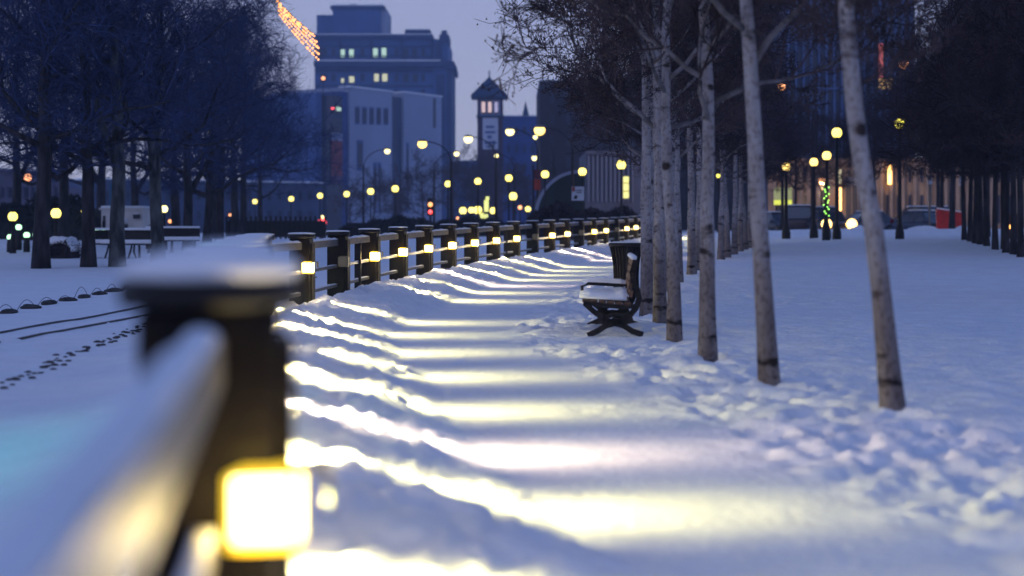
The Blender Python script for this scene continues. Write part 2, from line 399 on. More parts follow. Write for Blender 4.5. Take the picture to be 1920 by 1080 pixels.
for i in range(len(ends) - 1):
    a = Vector(ends[i]); b = Vector(ends[i + 1]); t = (b - a).normalized()
    a2 = a + t * (0.139 if i else 0); b2 = b - t * 0.139
    for (dz, hw, hh, nm, sh) in ((0.155, 0.034, 0.045, 'top_rail', 0.035), (0.50, 0.022, 0.02, 'middle_rail', 0.012), (0.78, 0.022, 0.02, 'lower_rail', 0.02)):
        pa_ = Vector((a2.x, a2.y, tops[i] - dz)); pb_ = Vector((b2.x, b2.y, tops[i + 1] - dz))
        r_ = bar(pa_, pb_, hw, hh, nm, RAILM, fence)
        up = Vector((0, 0, hh + 0.001))
        snow_strip(pa_ + up + (Vector((t.x, t.y, 0)) * 0.01), pb_ + up - (Vector((t.x, t.y, 0)) * 0.01), hw * 0.95, sh, r_, i * 7 + int(dz * 10))
    if i in (10, 16):
        q = a2 + (b2 - a2) * 0.62; zb = base_h(np.array([q.x]), np.array([q.y]))[0]
        s_ = MB(); s_.obox((q.x - FL.x - 0.0, q.y - FL.y, zb + 0.5), (0.05, 0, 0), (0, 0.03, 0), (0, 0, 0.455)); s_.build('stanchion', BLACK, fence)

# ------------------------------------------------------------------ trees
def tree_mesh(seed, H, r0, fork, spread, nl, n2, n3, n4, twig_r, up=0.55, lean=(0, 0), buds=0, trunk_top=0.75, wob=0.05, low=0.0, floor_=0.0, forky=False):
    rg = random.Random(seed); T = MB(); C = MB(); Lb = MB()
    def rv(): return Vector((rg.gauss(0, 1), rg.gauss(0, 1), rg.gauss(0, 1)))
    # trunk
    n = 14; tp = []; tr = []; off_ = Vector((0, 0, 0))
    for i in range(n + 1):
        f = i / n; z = H * trunk_top * f
        off_ = off_ + Vector((rg.gauss(0, wob * 0.35), rg.gauss(0, wob * 0.35), 0)) if i else off_
        tp.append(Vector((lean[0] * z, lean[1] * z, z)) + off_ * min(1, f * 3))
        flare = 1 + 0.35 * math.exp(-z / (r0 * 2.0)); tr.append(r0 * (1 - 0.72 * f ** 1.1) * flare * rg.uniform(0.96, 1.04))
    tp[0].z = -0.25
    T.tube(tp, tr, 12)
    def trunk_at(z):
        f = min(max(z / (H * trunk_top), 0), 1) * n; i = min(int(f), n - 1); k = f - i
        return tp[i] * (1 - k) + tp[i + 1] * k, tr[i] * (1 - k) + tr[i + 1] * k
    def branch(p, d, L, r, lev, buf, sides, seg):
        pts = [p]; rs = [r]; d = d.normalized()
        for s in range(seg):
            d = (d + rv() * (0.16 + 0.05 * lev) + Vector((0, 0, up * 0.16))).normalized()
            if pts[-1].z < fork + floor_ and d.z < 0.15: d = Vector((d.x, d.y, rg.uniform(0.1, 0.4))).normalized()
            pts.append(pts[-1] + d * (L / seg)); rs.append(max(r * (1 - 0.75 * (s + 1) / seg), twig_r * 0.5))
        buf.tube(pts, rs, sides); return pts, rs, d
    def kids(pts, rs, num, lev, L):
        for k in range(num):
            f = rg.uniform(0.22, 1.0) * (len(pts) - 1); i = min(int(f), len(pts) - 2); q = f - i
            p = pts[i] * (1 - q) + pts[i + 1] * q; d = (pts[i + 1] - pts[i]).normalized()
            sd = d.cross(rv()).normalized(); yield p, (d * rg.uniform(0.5, 1.0) + sd * rg.uniform(0.5, 1.0)).normalized(), max(rs[i] * 0.62, twig_r)
    if forky:
        p, r = trunk_at(fork - 0.3); p1, r1, _ = branch(p, Vector((0.42, 0.1, 1.0)), H * 0.42, r * 0.72, 0, T, 9, 6)
        for p_, d_, r_ in kids(p1, r1, 9, 2, H * 0.3):
            p2, r2, _ = branch(p_, d_, spread * 0.6, r_, 2, C, 5, 4)
            for q_, e_, s_ in kids(p2, r2, n3, 3, 1):
                p3, r3, _ = branch(q_, e_, spread * 0.28, max(s_ * 0.8, twig_r), 3, C, 3, 3)
                for u_, g_, v_ in kids(p3, r3, n4, 4, 1): branch(u_, g_, spread * 0.14, twig_r, 4, C, 3, 2)
    for k in range(nl):
        f = (k + rg.random() * 0.6) / nl; z = fork + (H * trunk_top - fork) * f ** 1.15
        p, r = trunk_at(z); a = k * 2.4 + rg.uniform(-0.4, 0.4)
        el = low + 0.15 + 0.95 * f + rg.uniform(-0.1, 0.15)
        d = Vector((math.cos(a) * math.cos(el), math.sin(a) * math.cos(el), math.sin(el)))
        L = spread * (1.05 - 0.35 * f) * rg.uniform(0.8, 1.1)
        p1, r1, _ = branch(p, d, L, r * 0.5, 1, Lb, 7, 6)
        for p_, d_, r_ in kids(p1, r1, n2, 2, L):
            L2 = L * rg.uniform(0.38, 0.62); p2, r2, _ = branch(p_, d_, L2, r_, 2, C, 5, 4)
            for q_, e_, s_ in kids(p2, r2, n3, 3, L2):
                L3 = L2 * rg.uniform(0.40, 0.7); p3, r3, _ = branch(q_, e_, L3, max(s_ * 0.8, twig_r), 3, C, 3, 3)
                for u_, g_, v_ in kids(p3, r3, n4, 4, L3):
                    L4 = L3 * rg.uniform(0.35, 0.7); p4, r4, _ = branch(u_, g_, L4, twig_r, 4, C, 3, 2)
                    for b in range(buds):
                        c = p4[-1] + rv() * 0.03 - (p4[-1] - p4[0]) * rg.random() * 0.8; s = twig_r * rg.uniform(1.2, 2.4)
                        C.add([c + Vector((s, 0, -s)), c + Vector((-s, s, -s)), c + Vector((-s, -s, -s)), c + Vector((0, 0, s * 1.3))], [(0, 1, 3), (1, 2, 3), (2, 0, 3), (0, 2, 1)])
    return T, Lb, C
TREE_N = [0]
class Species:
    def __init__(s, bark, limb, twig, variants):
        s.v = []
        for T, Lb, C in variants:
            q = [T.build('trunk', bark, None, True), Lb.build('limbs', limb, None, True), C.build('crown', twig, None, False)]; s.v.append([a.data for a in q])
            for a in q: bpy.data.objects.remove(a)
    def place(s, k, loc, rz, sc_, label, group, name='bare_tree', cat='tree', lean=(0, 0)):
        root = empty(name, loc, rz); root.scale = (sc_,) * 3 if not hasattr(sc_, '__len__') else sc_
        if lean != (0, 0): root.rotation_euler = (lean[1], lean[0], rz)
        tag(root, label, cat, group)
        for nm, d in zip(('trunk', 'limbs', 'crown'), s.v[k % len(s.v)]):
            o = bpy.data.objects.new(nm, d); COL.objects.link(o); o.parent = root
        return root

LIMBG = mat('grey_limb_bark', (0.15, 0.135, 0.14), 0.95, 0.4, 6.0)
ROW = Species(BIRCH, LIMBG, TWIGB, [tree_mesh(101, 7.4, 0.088, 2.35, 1.75, 11, 9, 7, 6, 0.0068, 0.85, buds=2, wob=0.05, trunk_top=0.8, low=0.15),
                             tree_mesh(102, 7.8, 0.088, 2.45, 1.85, 11, 9, 7, 6, 0.0068, 0.85, buds=2, low=0.15, wob=0.04, trunk_top=0.72),
                             tree_mesh(103, 7.2, 0.088, 2.2, 1.7, 11, 9, 7, 6, 0.0068, 0.8, buds=2, low=0.15, wob=0.035, trunk_top=0.72)])
BIG = Species(BARKD, BARKD, TWIGD, [tree_mesh(201, 12.5, 0.215, 2.6, 4.2, 13, 8, 7, 6, 0.0095, 0.45, wob=0.12, low=-0.08, forky=True),
                             tree_mesh(202, 13.0, 0.20, 3.0, 4.1, 13, 8, 7, 6, 0.0095, 0.5, wob=0.14, low=-0.08)])
BIGM = Species(BARKM, BARKD, TWIGD, [(tree_mesh(203, 12.0, 0.20, 2.8, 3.9, 12, 8, 7, 6, 0.0095, 0.5, wob=0.12, forky=True))])
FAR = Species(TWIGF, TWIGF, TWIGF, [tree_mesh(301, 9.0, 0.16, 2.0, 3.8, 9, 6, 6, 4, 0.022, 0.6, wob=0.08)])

# the pale row beside the path: foot pixel, lean
row_feet = [
 (1676, 778, 1.55, -0.088, 'pale slim tree standing nearest the camera at the right, trunk leaning left'),
 (1443, 728, 1.40, -0.060, 'pale slim tree between the leaning nearest trunk and the brown-footed third trunk'),
 (1327, 678, 1.18, -0.014, 'third pale tree of the path row, two trunks behind the bench'),
 (1265, 640, 1.02, 0.004, 'fourth pale tree of the path row, just right of the bench foot'),
 (1238, 610, 0.95, -0.022, 'pale tree directly behind the bench back'),
]
rowc = []
for k, (px, py, g, ln, lb) in enumerate(row_feet):
    p = on_ground(px, py); rowc.append((p.x, p.y))
    wd = (46, 42, 36, 30, 28)[k] / F * p.y / (2 * 0.098)
    o = ROW.place(k, (p.x, p.y, p.z - 0.02), [2.0, 0.6, 4.4, 1.2, 3.1][k], (wd, wd, 1.0), lb, 'pale slim trees along the path', 'slim_tree')
    o.rotation_euler = (Matrix.Rotation(ln, 3, 'Y') @ Matrix.Rotation(o.rotation_euler[2], 3, 'Z')).to_euler()
for k, (px, Y, lb) in enumerate([(1213, 22.0, 'pale slim tree beside the waste bin, leftmost trunk of the path row'), (1223, 25.0, 'pale slim tree mostly hidden behind the trunk at the waste bin'),
        (1246, 28.0, 'pale slim tree showing between the trunks behind the bench'), (1272, 31.5, 'pale slim tree just behind the fourth trunk of the path row')]):
    p = P(px, 500, Y); ROW.place(k + 1, (p.x, Y, gz(p.x, Y) - 0.02), k * 1.9 + 0.4, (1.05, 1.05, 1), lb, 'pale slim trees along the path', 'slim_tree')
for k, (px, py) in enumerate([(1297, 517), (1308, 507), (1352, 486), (1364, 483), (1377, 477), (1388, 471), (1397, 468), (1406, 465), (1416, 462), (1427, 458)]):
    p = on_ground(px, py)
    lb = 'pale slim tree, number %s of the thin trunks receding behind the third path tree' % ('one two three four five six seven eight nine ten'.split()[k])
    lb = ['thin pale tree in the gap just left of the third path tree', 'thin pale tree almost touching the left edge of the third path tree',
          'thin pale tree next right of the third path tree trunk', 'thin pale tree second right of the third path tree', 'thin pale tree midway between the second and third path trees',
          'thin pale tree just past the midpoint between second and third path trees', 'thin pale tree a little left of the second path tree', 'thin pale tree touching the left edge of the second path tree',
          'distant thin tree hidden behind the second path tree', 'distant thin tree peeping right of the second path tree trunk'][k]
    ROW.place(k, (p.x, p.y, p.z - 0.02), k * 2.3, (1.15, 1.15, 1.0), lb, 'thin trees receding along the path row', 'slim_tree')
# second row at the far right, darker
TWIGK = mat('black_brown_twigs', (0.035, 0.022, 0.024), 0.95, 0.5, 1.5)
ROWD = Species(BARKD, BARKD, TWIGK, [tree_mesh(111, 8.4, 0.10, 2.6, 2.3, 14, 9, 8, 6, 0.010, 0.4, buds=1, wob=0.04), tree_mesh(112, 8.0, 0.10, 2.4, 2.4, 14, 9, 8, 6, 0.010, 0.4, buds=1, wob=0.04)])
rl = ['dark slim tree at the right edge of the picture', 'dark slim tree second from the right edge', 'dark slim tree third from the right edge', 'dark leaning slim tree fourth from the right edge',
      'dark slim tree fifth from the right edge', 'dark slim tree in the middle of the far right row', 'dark slim tree just left of the middle of the far right row',
      'dark slim tree second in the far right row from the red box', 'dark slim tree standing next to the red box']
for k, (px, py) in enumerate([(1914, 483), (1900, 479), (1886, 474), (1866, 469), (1850, 463), (1838, 459), (1828, 456), (1819, 453), (1808, 450)]):
    p = on_ground(px, py)
    ROWD.place(k, (p.x, p.y, p.z - 0.02), k * 1.7, 1.0, rl[k], 'dark slim trees at the far right', 'slim_tree')
for k, (px, Y, sc_, lb) in enumerate([(1990, 26, 1.0, 'tree outside the right edge whose dark twigs fill the upper right corner'), (1960, 37, 1.05, 'tree at the right edge whose dark crown hangs above the orange light'), (1760, 84, 1.25, 'dark tree behind the red box with a wide crown'),
                                 (1640, 88, 1.2, 'dark tree behind the leaning trunk by the street'), (1490, 96, 1.1, 'dark tree behind the yellow sign by the street'), (1850, 66, 1.5, 'tall dark tree rising behind the middle of the far right row'), (1930, 58, 1.45, 'tall dark tree rising behind the right edge trunks'), (1785, 76, 1.5, 'tall dark tree rising right behind the red box'), (1885, 50, 1.25, 'dark tree with a high crown behind the leaning slim tree at the far right')]):
    p = P(px, 500, Y); ROWD.place(k, (p.x, Y, gz(p.x, Y) - 0.05), k, sc_, lb, 'street side trees on the right')
# park trees on the left
ll = [(77, 504, 0, 'D', 0.95, 'thick dark forked tree nearest the left edge'), (166, 501, 1, 'D', 0.88, 'dark tree between the forked left tree and the kiosk'),
      (220, 500, 0, 'M', 1.0, 'mottled tree in front of the white kiosk, left corner'), (297, 496, 0, 'M', 0.9, 'mottled tree in front of the right corner of the kiosk')]
for px, py, k, sp_, sc_, lb in ll:
    p = on_ground(px, py); (BIG if sp_ == 'D' else BIGM).place(k, (p.x, p.y, p.z - 0.03), px * 0.1, sc_, lb, 'park trees on the left')
for k, (px, Y, sc_, lb) in enumerate([(352, 55, 0.85, 'dark leaning park tree just right of the kiosk'), (388, 60, 0.85, 'dark park tree above the snowy cap of the nearest post'), (412, 64, 0.85, 'park tree third right of the kiosk, above the nearest post'),
        (442, 74, 0.95, 'low forked park tree left of the first row globe lamp'), (255, 76, 0.95, 'park tree rising behind the kiosk roof'), (120, 62, 1.1, 'park tree behind the two leftmost dark trunks'),
        (-40, 50, 1.15, 'park tree outside the left edge whose crown hangs over the building'), (455, 92, 1.1, 'far park tree beside the iron fence'), (330, 84, 1.2, 'far park tree behind the leaning one'), (490, 110, 0.95, 'rightmost park tree, its twigs crossing the tall building'), (30, 80, 1.2, 'far park tree left of the forked trunk'), (400, 100, 1.3, 'tall far park tree above the iron fence'), (190, 95, 1.4, 'tall far park tree behind the kiosk, left of its roof')]):
    p = P(px, 480, Y); BIG.place(k, (p.x, Y, gz(p.x, Y) - 0.05), k * 1.3 + 0.5, sc_, lb, 'park trees on the left')
# hazy bare trees beyond the railing
hz_l = ['hazy small bare tree left of the curved lamp arm', 'hazy bare tree below the dark glass strip of the museum', 'hazy bare tree right of the museum strip', 'hazy bare tree behind the red signal',
        'hazy bare tree left of the clock tower foot', 'hazy bare tree below the clock tower', 'hazy bare tree right of the clock tower foot', 'hazy bare tree below the blue building', 'hazy bare tree left of the arch']
for k, (px, Y, s_) in enumerate([(655, 150, 0.62), (700, 165, 0.8), (745, 160, 0.75), (795, 150, 0.9), (850, 165, 1.05), (885, 170, 1.1), (930, 160, 0.9), (965, 150, 0.8), (990, 140, 0.75)]):
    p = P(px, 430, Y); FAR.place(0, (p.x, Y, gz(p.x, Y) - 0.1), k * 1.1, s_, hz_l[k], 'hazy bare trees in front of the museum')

# ------------------------------------------------------------------ bench and bin
bp = on_ground(1160, 632); bx, by, bz_ = bp
def make_bench(loc, rz, label, ln=1.8):
    b = tag(empty('park_bench', loc, rz), label, 'bench')
    # local x: bench faces -x, length along y. Side frames are profile plates
    def plate(y, nm):
        m = MB(); th = 0.03
        # cast scroll frame drawn as thick strips in the x-z plane
        def strip(pts, w):
            for (x0, z0), (x1, z1) in zip(pts[:-1], pts[1:]):
                d = Vector((x1 - x0, 0, z1 - z0)); L = d.length; d.normalize(); u = Vector((-d.z, 0, d.x))
                m.obox(((x0 + x1) / 2, y, (z0 + z1) / 2), d * (L / 2 + w * 0.3), (0, th, 0), u * w)
        strip([(-0.30, 0.0), (-0.20, 0.045), (-0.10, 0.11), (0.0, 0.135), (0.10, 0.11), (0.20, 0.045), (0.31, 0.01)], 0.032)
        strip([(-0.19, 0.16), (-0.10, 0.15), (0.0, 0.165), (0.10, 0.15), (0.20, 0.17)], 0.03)
        strip([(-0.34, 0.36), (-0.24, 0.27), (-0.13, 0.19), (-0.04, 0.15)], 0.03)
        strip([(0.04, 0.15), (0.15, 0.20), (0.24, 0.31), (0.275, 0.42), (0.255, 0.52), (0.21, 0.60), (0.20, 0.72), (0.235, 0.84)], 0.032)
        strip([(-0.35, 0.37), (-0.15, 0.345), (0.05, 0.325), (0.22, 0.33)], 0.026)
        strip([(-0.12, 0.20), (-0.02, 0.245), (0.10, 0.235), (0.20, 0.26)], 0.018)
        return m.build(nm, BLACK, b)
    plate(-ln / 2, 'side_frame'); plate(ln / 2, 'side_frame')
    a = MB(); m_ = MB()
    m_.tube([(0, -ln / 2, 0.15), (0, ln / 2, 0.15)], 0.02, 6); m_.build('stretcher', BLACK, b)
    for k in range(6):
        x = -0.33 + k * 0.094; z = 0.395 - 0.008 * k
        q = MB(); q.obox((x, 0, z), (0.040, 0, -0.003), (0, ln / 2 + 0.03, 0), (0.0016, 0, 0.02)); q.build('seat_slat', WOODSLAT, b)
    for k in range(5):
        z = 0.47 + k * 0.088; x = 0.165 + 0.012 * k + (0.02 if k == 0 else 0)
        q = MB(); q.obox((x, 0, z), (0.018, 0, -0.004), (0, ln / 2 + 0.03, 0), (0.007, 0, 0.036)); q.build('back_slat', WOODSLAT, b)
    m = MB(); m.tube([(-0.37, 0, 0.40), (-0.38, 0, 0.52), (-0.30, 0, 0.555), (-0.10, 0, 0.545), (0.16, 0, 0.53)], 0.022, 6); am = m.build('armrest', BLACK, b)
    m = MB(); m.rings([[(x, -0.035 * e, 0.575 - 0.05 * q), (x, -0.03 * e, 0.60 - 0.05 * q + 0.03 * e), (x, 0.03 * e, 0.60 - 0.05 * q + 0.03 * e), (x, 0.035 * e, 0.575 - 0.05 * q)] for x, e, q in ((-0.36, 0.5, 0.3), (-0.30, 1, 0), (-0.10, 1, 0.2), (0.08, 1, 0.4), (0.14, 0.5, 0.5))]); m.build('snow', SNOWC, am)
    # snow on the seat, lumpy, thinner at the far half
    rings = []; n = 16
    for j in range(n + 1):
        y = -ln / 2 + 0.0 + (ln - 0.04) * j / n; e = 0.3 if j in (0, n) else 1
        hs = 0.062 * e * (0.9 + 0.35 * math.sin(j * 0.8 + 1)); x0 = -0.385 + 0.02 * math.sin(j * 2.1)
        rings.append([(x0, y, 0.417), (x0 - 0.01, y, 0.417 + hs * 0.6), (x0 + 0.10, y, 0.417 + hs), (-0.05, y, 0.412 + hs * 0.95), (0.08, y, 0.405 + hs * 1.25), (0.137, y, 0.40 + hs * 1.7), (0.139, y, 0.392)])
    sn = MB(); sn.rings(rings); sn.build('seat_snow', SNOWC, b, True)
    rings = []
    for j in range(n + 1):
        y = -ln / 2 - 0.02 + (ln + 0.04) * j / n; hs = 0.045 * (0.4 if j in (0, n) else 1) * (1 + 0.25 * math.sin(j * 1.3))
        rings.append([(0.188, y, 0.860), (0.180, y, 0.860 + hs * 0.7), (0.213, y, 0.862 + hs), (0.25, y, 0.860 + hs * 0.7), (0.245, y, 0.860)])
    sn = MB(); sn.rings(rings); sn.build('back_snow', SNOWC, b, True)
    return b
bench = make_bench((bx, by + 0.85, bz_ + 0.015), math.radians(-3), 'snow covered park bench with curled black iron frame and wooden slats beside the path')
# cut-out bin
BINM = mat('bin_dark', (0.012, 0.009, 0.010), 0.5, 0.3, 6.0)
bn = P(1174, 520, 28.5); bgz = gz(bn.x, 28.5)
br = tag(empty('waste_bin', (bn.x, 28.5, bgz - 0.02)), 'dark flared waste bin with a wide rim behind the bench', 'bin')
m = MB(); m.lathe([(0.17, 0.0), (0.19, 0.05), (0.185, 0.28), (0.195, 0.50), (0.22, 0.68), (0.25, 0.82)], n=24); m.build('barrel', BINM, br, True); br.scale = (1.13, 1.13, 1.0)
m = MB(); m.lathe([(0.262, 0.82), (0.285, 0.83), (0.285, 0.87), (0.27, 0.89), (0.20, 0.89), (0.19, 0.80)], n=24); m.build('rim', BLACK, br, True)
for k in range(24):
    a = 2 * PI * k / 24; m = MB()
    pts = [((r + 0.008) * math.cos(a), (r + 0.008) * math.sin(a), z) for r, z in [(0.19, 0.05), (0.185, 0.28), (0.195, 0.50), (0.22, 0.68), (0.25, 0.82)]]
    m.tube(pts, 0.011, 4); m.build('slat', DARKWOOD if k % 3 else BINM, br)
m = MB(); m.lathe([(0.272, 0.892), (0.27, 0.90), (0.24, 0.905), (0.205, 0.892)], n=24); m.build('snow_ring', SNOWC, br, True)

# ------------------------------------------------------------------ track, hoop edging on the left
def along_left(d0, y): # x on the ground at signed distance d0 from straight lane
    return d0
def track(x0, y0, x1, y1, label):
    m = MB(); pts = [(x0 + (x1 - x0) * f, y0 + (y1 - y0) * f) for f in np.linspace(0, 1, 40)]
    pts = [Vector((x, y, gz(x, y, True) + 0.012)) for x, y in pts]
    m.tube(pts, 0.016, 5); o = m.build('track_rail', STEEL); tag(o, label, 'rail', 'rails of the track in the snow')
track(-7.05, 4.0, -4.85, 34.0, 'steel track rail farther from the railing, sunk in the snow')
track(-6.35, 4.0, -4.25, 34.0, 'steel track rail nearer the railing, sunk in the snow')
hp = tag(empty('hoop_edging', (-7.2, 10, 0)), 'low scalloped edging of half buried stones and hoops between the track and the snow field', 'edging')
for k in range(34):
    y = 12.0 + k * 0.95; x = -7.35 + 0.012 * (y - 12); g = gz(x, y, True); rr = random.Random(k); m = MB(); hh_ = rr.uniform(0.08, 0.2)
    base = Vector((x, y, g)) - Vector(hp.location)
    rings = []
    for zf, rf in ((-0.1, 1.0), (0.025, 1.0), (0.05, 0.75), (0.062, 0.3)):
        rings.append([(base.x + rf * (0.09 + 0.05 * (k * 7 % 5) / 4) * math.cos(2 * PI * j / 9) * rr.uniform(0.7, 1.3), base.y + rf * (0.2 + 0.1 * (k * 3 % 4) / 3) * math.sin(2 * PI * j / 9) * rr.uniform(0.8, 1.1), base.z + zf * rr.uniform(0.9, 1.1)) for j in range(9)])
    m.rings(rings); m.build('stone', STONE, hp)
    m = MB(); m.tube([base + Vector((-0.05, -0.45 + 0.9 * f, hh_ * math.sin(PI * f) - 0.01)) for f in np.linspace(0, 1, 9)], 0.005, 5); m.build('hoop', STEEL, hp)

# clods thrown up along the track
for k in range(220):
    y = 11 + k * 0.085 + R.uniform(-0.1, 0.1); x = -3.95 - 0.0 + 0.085 * (y - 11) * -0.9 + R.gauss(0, 0.07) + -0.0
    if k % 7 == 3: continue
    s = R.uniform(0.014, 0.036); m = MB()
    rings = [[(rf * s * math.cos(2 * PI * j / 7) * R.uniform(0.8, 1.2), rf * s * math.sin(2 * PI * j / 7) * R.uniform(0.8, 1.2), zf * s) for j in range(7)] for zf, rf in ((-0.5, 0.8), (0.0, 1.2), (0.3, 0.85), (0.45, 0.3))]
    m.rings(rings); o = m.build('clod', STONE, None, False, (x, y, gz(x, y, True) + s * 0.2))
    tag(o, 'small dark clod lying in the line beside the track rails', 'clod', 'dark clods beside the track')

# ------------------------------------------------------------------ hedges, bushes, kiosk, iron fence, piles
def hedge(name, x0, x1, Y, dep, h, m_, label, cat='hedge', grp=None, snow=True, seed=1, n=2600, s=0.09):
    rr = random.Random(seed); root = tag(empty(name, ((x0 + x1) / 2, Y, gz((x0 + x1) / 2, Y))), label, cat, grp); L = x1 - x0; o = MB()
    for k in range(n):
        u = rr.uniform(-L / 2, L / 2); v = rr.uniform(-dep / 2, dep / 2); env = h * (1 - 0.5 * abs(2 * u / L) ** 5) * (0.88 + 0.12 * math.sin(u * 1.3 + seed) + 0.08 * math.sin(u * 4.1))
        w = env * math.sqrt(rr.random()) ; c = Vector((u, v, w)); e1 = Vector((rr.gauss(0, 1), rr.gauss(0, 1), rr.gauss(0, 1))).normalized() * s * rr.uniform(0.6, 1.7); e2 = e1.cross(Vector((rr.gauss(0, 1), rr.gauss(0, 1), 1))).normalized() * s * 0.35
        o.add([c - e1, c + e2, c + e1, c - e2], [(0, 1, 2, 3)])
    core = MB(); core.rbox(-L / 2 * 0.94, L / 2 * 0.94, -dep * 0.4, dep * 0.4, -0.2, h * 0.72, 0.1); core.build('stems', m_, root)
    o.build('foliage', m_, root)
    if snow:
        rg = []; nn = max(6, int(L / 0.5))
        for j in range(nn + 1):
            u = -L / 2 + L * j / nn; e = 0.2 if j in (0, nn) else 1; t = h * (1 - 0.5 * abs(2 * u / L) ** 5) * (0.88 + 0.12 * math.sin(u * 1.3 + seed)) ; q = 0.16 * e * rr.uniform(0.6, 1.4)
            rg.append([(u, -dep * 0.4, t - 0.06), (u, -dep * 0.35, t + q * 0.7), (u, 0, t + q), (u, dep * 0.35, t + q * 0.7), (u, dep * 0.4, t - 0.06)])
        sn = MB(); sn.rings(rg); sn.build('snow', SNOWC, root, True)
HEDGE = mat('hedge_twigs', (0.030, 0.022, 0.026), 0.95, 0.5, 3.0)
HEDGEG = mat('hedge_dark', (0.02, 0.024, 0.022), 0.95, 0.5, 3.0)
a = P(92, 470, 47).x; b = P(143, 470, 47).x
hedge('snowy_bush', a, b, 47.0, 1.4, 0.52, HEDGE, 'low dark bush topped with snow beside the thick forked tree', 'bush', n=900, s=0.07)
hedge('dark_hedge', P(990, 0, 75).x, P(1200, 0, 75).x, 75, 3.0, 1.75, HEDGE, 'dark leafless hedge behind the railing in front of the arch', n=5200, s=0.16, snow=False, seed=4)
hedge('dark_hedge', P(640, 0, 100).x, P(1010, 0, 100).x, 100, 3.0, 1.35, HEDGEG, 'long low dark hedge behind the railing below the row of globe lamps', n=5200, s=0.17, snow=False, seed=5)
hedge('dark_hedge', P(-60, 0, 78).x, P(185, 0, 78).x, 78, 3.0, 2.2, HEDGEG, 'dark shrubbery below the building at the left edge', n=4500, s=0.17, snow=False, seed=6)
hedge('brown_bush', P(277, 0, 58).x, P(301, 0, 58).x, 58, 1.2, 0.95, mat('brown_shrub', (0.07, 0.035, 0.02), 0.95, 0.4, 3), 'rounded brown bush against the right wall of the kiosk', 'bush', n=700, s=0.08, snow=False, seed=7)

KW = mat('kiosk_wall', (0.62, 0.58, 0.54), 0.8, 0.08, 2.0)
DARKW = mat('dark_opening', (0.03, 0.03, 0.04), 0.4)
kz = gz(P(250, 0, 66).x, 66)
kk = tag(empty('kiosk', P(190, 425, 66) - Vector((0, 0, EYE - kz - 0)) ), 'white flat roofed kiosk with snow on its roof behind the park trees', 'kiosk')
def KP(px): return (px - 190) / F * 66
m = MB(); m.box(KP(190), KP(268), 0, 3, -0.3, 1.45); m.build('wall', KW, kk)
m = MB(); m.box(KP(190) - 0.08, KP(268) + 0.08, -0.1, 3.1, 1.453, 1.53); rf = m.build('roof', KW, kk)
m = MB(); m.rbox(KP(190) - 0.02, KP(268) + 0.02, -0.05, 3.05, 1.533, 1.62, 0.03); m.build('roof_snow', SNOWC, rf, True)
m = MB(); m.box(KP(193), KP(198), -0.02, -0.002, 0.0, 1.2); m.build('door', DARKW, kk)
m = MB(); m.box(KP(228), KP(240), -0.03, -0.003, 0.05, 0.85); m.build('window', DARKW, kk)
m = MB(); m.obox((KP(234), -0.25, 1.0), (0.18, 0, 0), (0, 0.25, -0.06), (0, 0.01, 0.02)); m.build('awning', SNOWC, kk)
m = MB(); m.box(KP(251), KP(263), -0.15, -0.003, 1.08, 1.26); vb = m.build('vent_box', DARKW, kk)
m = MB(); m.rbox(KP(252), KP(262), -0.14, -0.003, 1.263, 1.32, 0.02); m.build('snow', SNOWC, vb, True)
BLUEP = mat('blue_paint', (0.03, 0.13, 0.22), 0.5, 0.2, 4)
m = MB()
for x0 in (KP(197), KP(211)): m.tube([(x0, 1.0, 1.6), (x0, 1.0, 2.6)], 0.05, 6)
m.tube([(KP(197), 1.0, 1.75), (KP(211), 1.0, 2.5)], 0.05, 6); m.build('roof_frame', BLUEP, kk)

# benches in the park
def small_bench(px, Y, label, rz):
    p = P(px, 0, Y); b = tag(empty('park_bench', (p.x, Y, gz(p.x, Y)), rz), label, 'bench', 'snowy benches under the park trees')
    m = MB(); m.box(-0.9, 0.9, -0.22, 0.22, 0.40, 0.44); m.build('seat', BLACK, b)
    m = MB(); m.obox((0, 0.26, 0.66), (0.9, 0, 0), (0, 0.02, 0), (0, 0.05, 0.18)); m.build('backrest', BLACK, b)
    for x in (-0.75, 0, 0.75):
        m = MB(); m.tube([(x, -0.24, 0), (x, -0.1, 0.2), (x, 0.0, 0.39)], 0.03, 5); m.tube([(x, 0.30, 0), (x, 0.14, 0.2), (x, 0.22, 0.6)], 0.03, 5); m.build('leg', BLACK, b)
    m = MB(); m.rbox(-0.9, 0.9, 0.22, 0.31, 0.845, 0.91, 0.025); m.rbox(-0.92, 0.92, -0.23, 0.20, 0.445, 0.56, 0.04); m.build('snow', SNOWC, b, True)
small_bench(214, 47.5, 'snowy bench to the left behind the mottled tree by the kiosk', 0.3)
small_bench(247, 47.0, 'snowy bench right of the mottled tree by the kiosk', -0.2)
small_bench(322, 52.0, 'snowy bench right of the second mottled tree', 0.1)

# iron fence beyond the left park trees
ifx0, ifx1, iY = P(425, 0, 92).x, P(610, 0, 92).x, 92.0
fz0 = gz(ifx0, iY)
fr = tag(empty('iron_fence', (ifx0, iY, fz0)), 'dark picket fence far behind the railing, left of the museum', 'fence')
L = ifx1 - ifx0
for zz in (0.25, 0.55, 1.0):
    m = MB(); m.box(0, L, -0.03, 0.03, zz, zz + 0.06); m.build('rail', BLACK, fr)
n = 21
for k in range(n):
    m = MB(); x = L * k / (n - 1); m.box(x - 0.06, x + 0.06, -0.09, -0.035, 0, 1.2); m.lathe([(0.05, 1.2), (0.09, 1.26), (0.05, 1.34)], (x, -0.06, 0), 6); m.build('post', BLACK, fr)
m = MB()
for k in range(140): x = L * (k + 0.5) / 140; m.box(x - 0.02, x + 0.02, 0.035, 0.06, 0.1, 1.08)
tag(m.build('picket', BLACK, fr), kind='stuff')

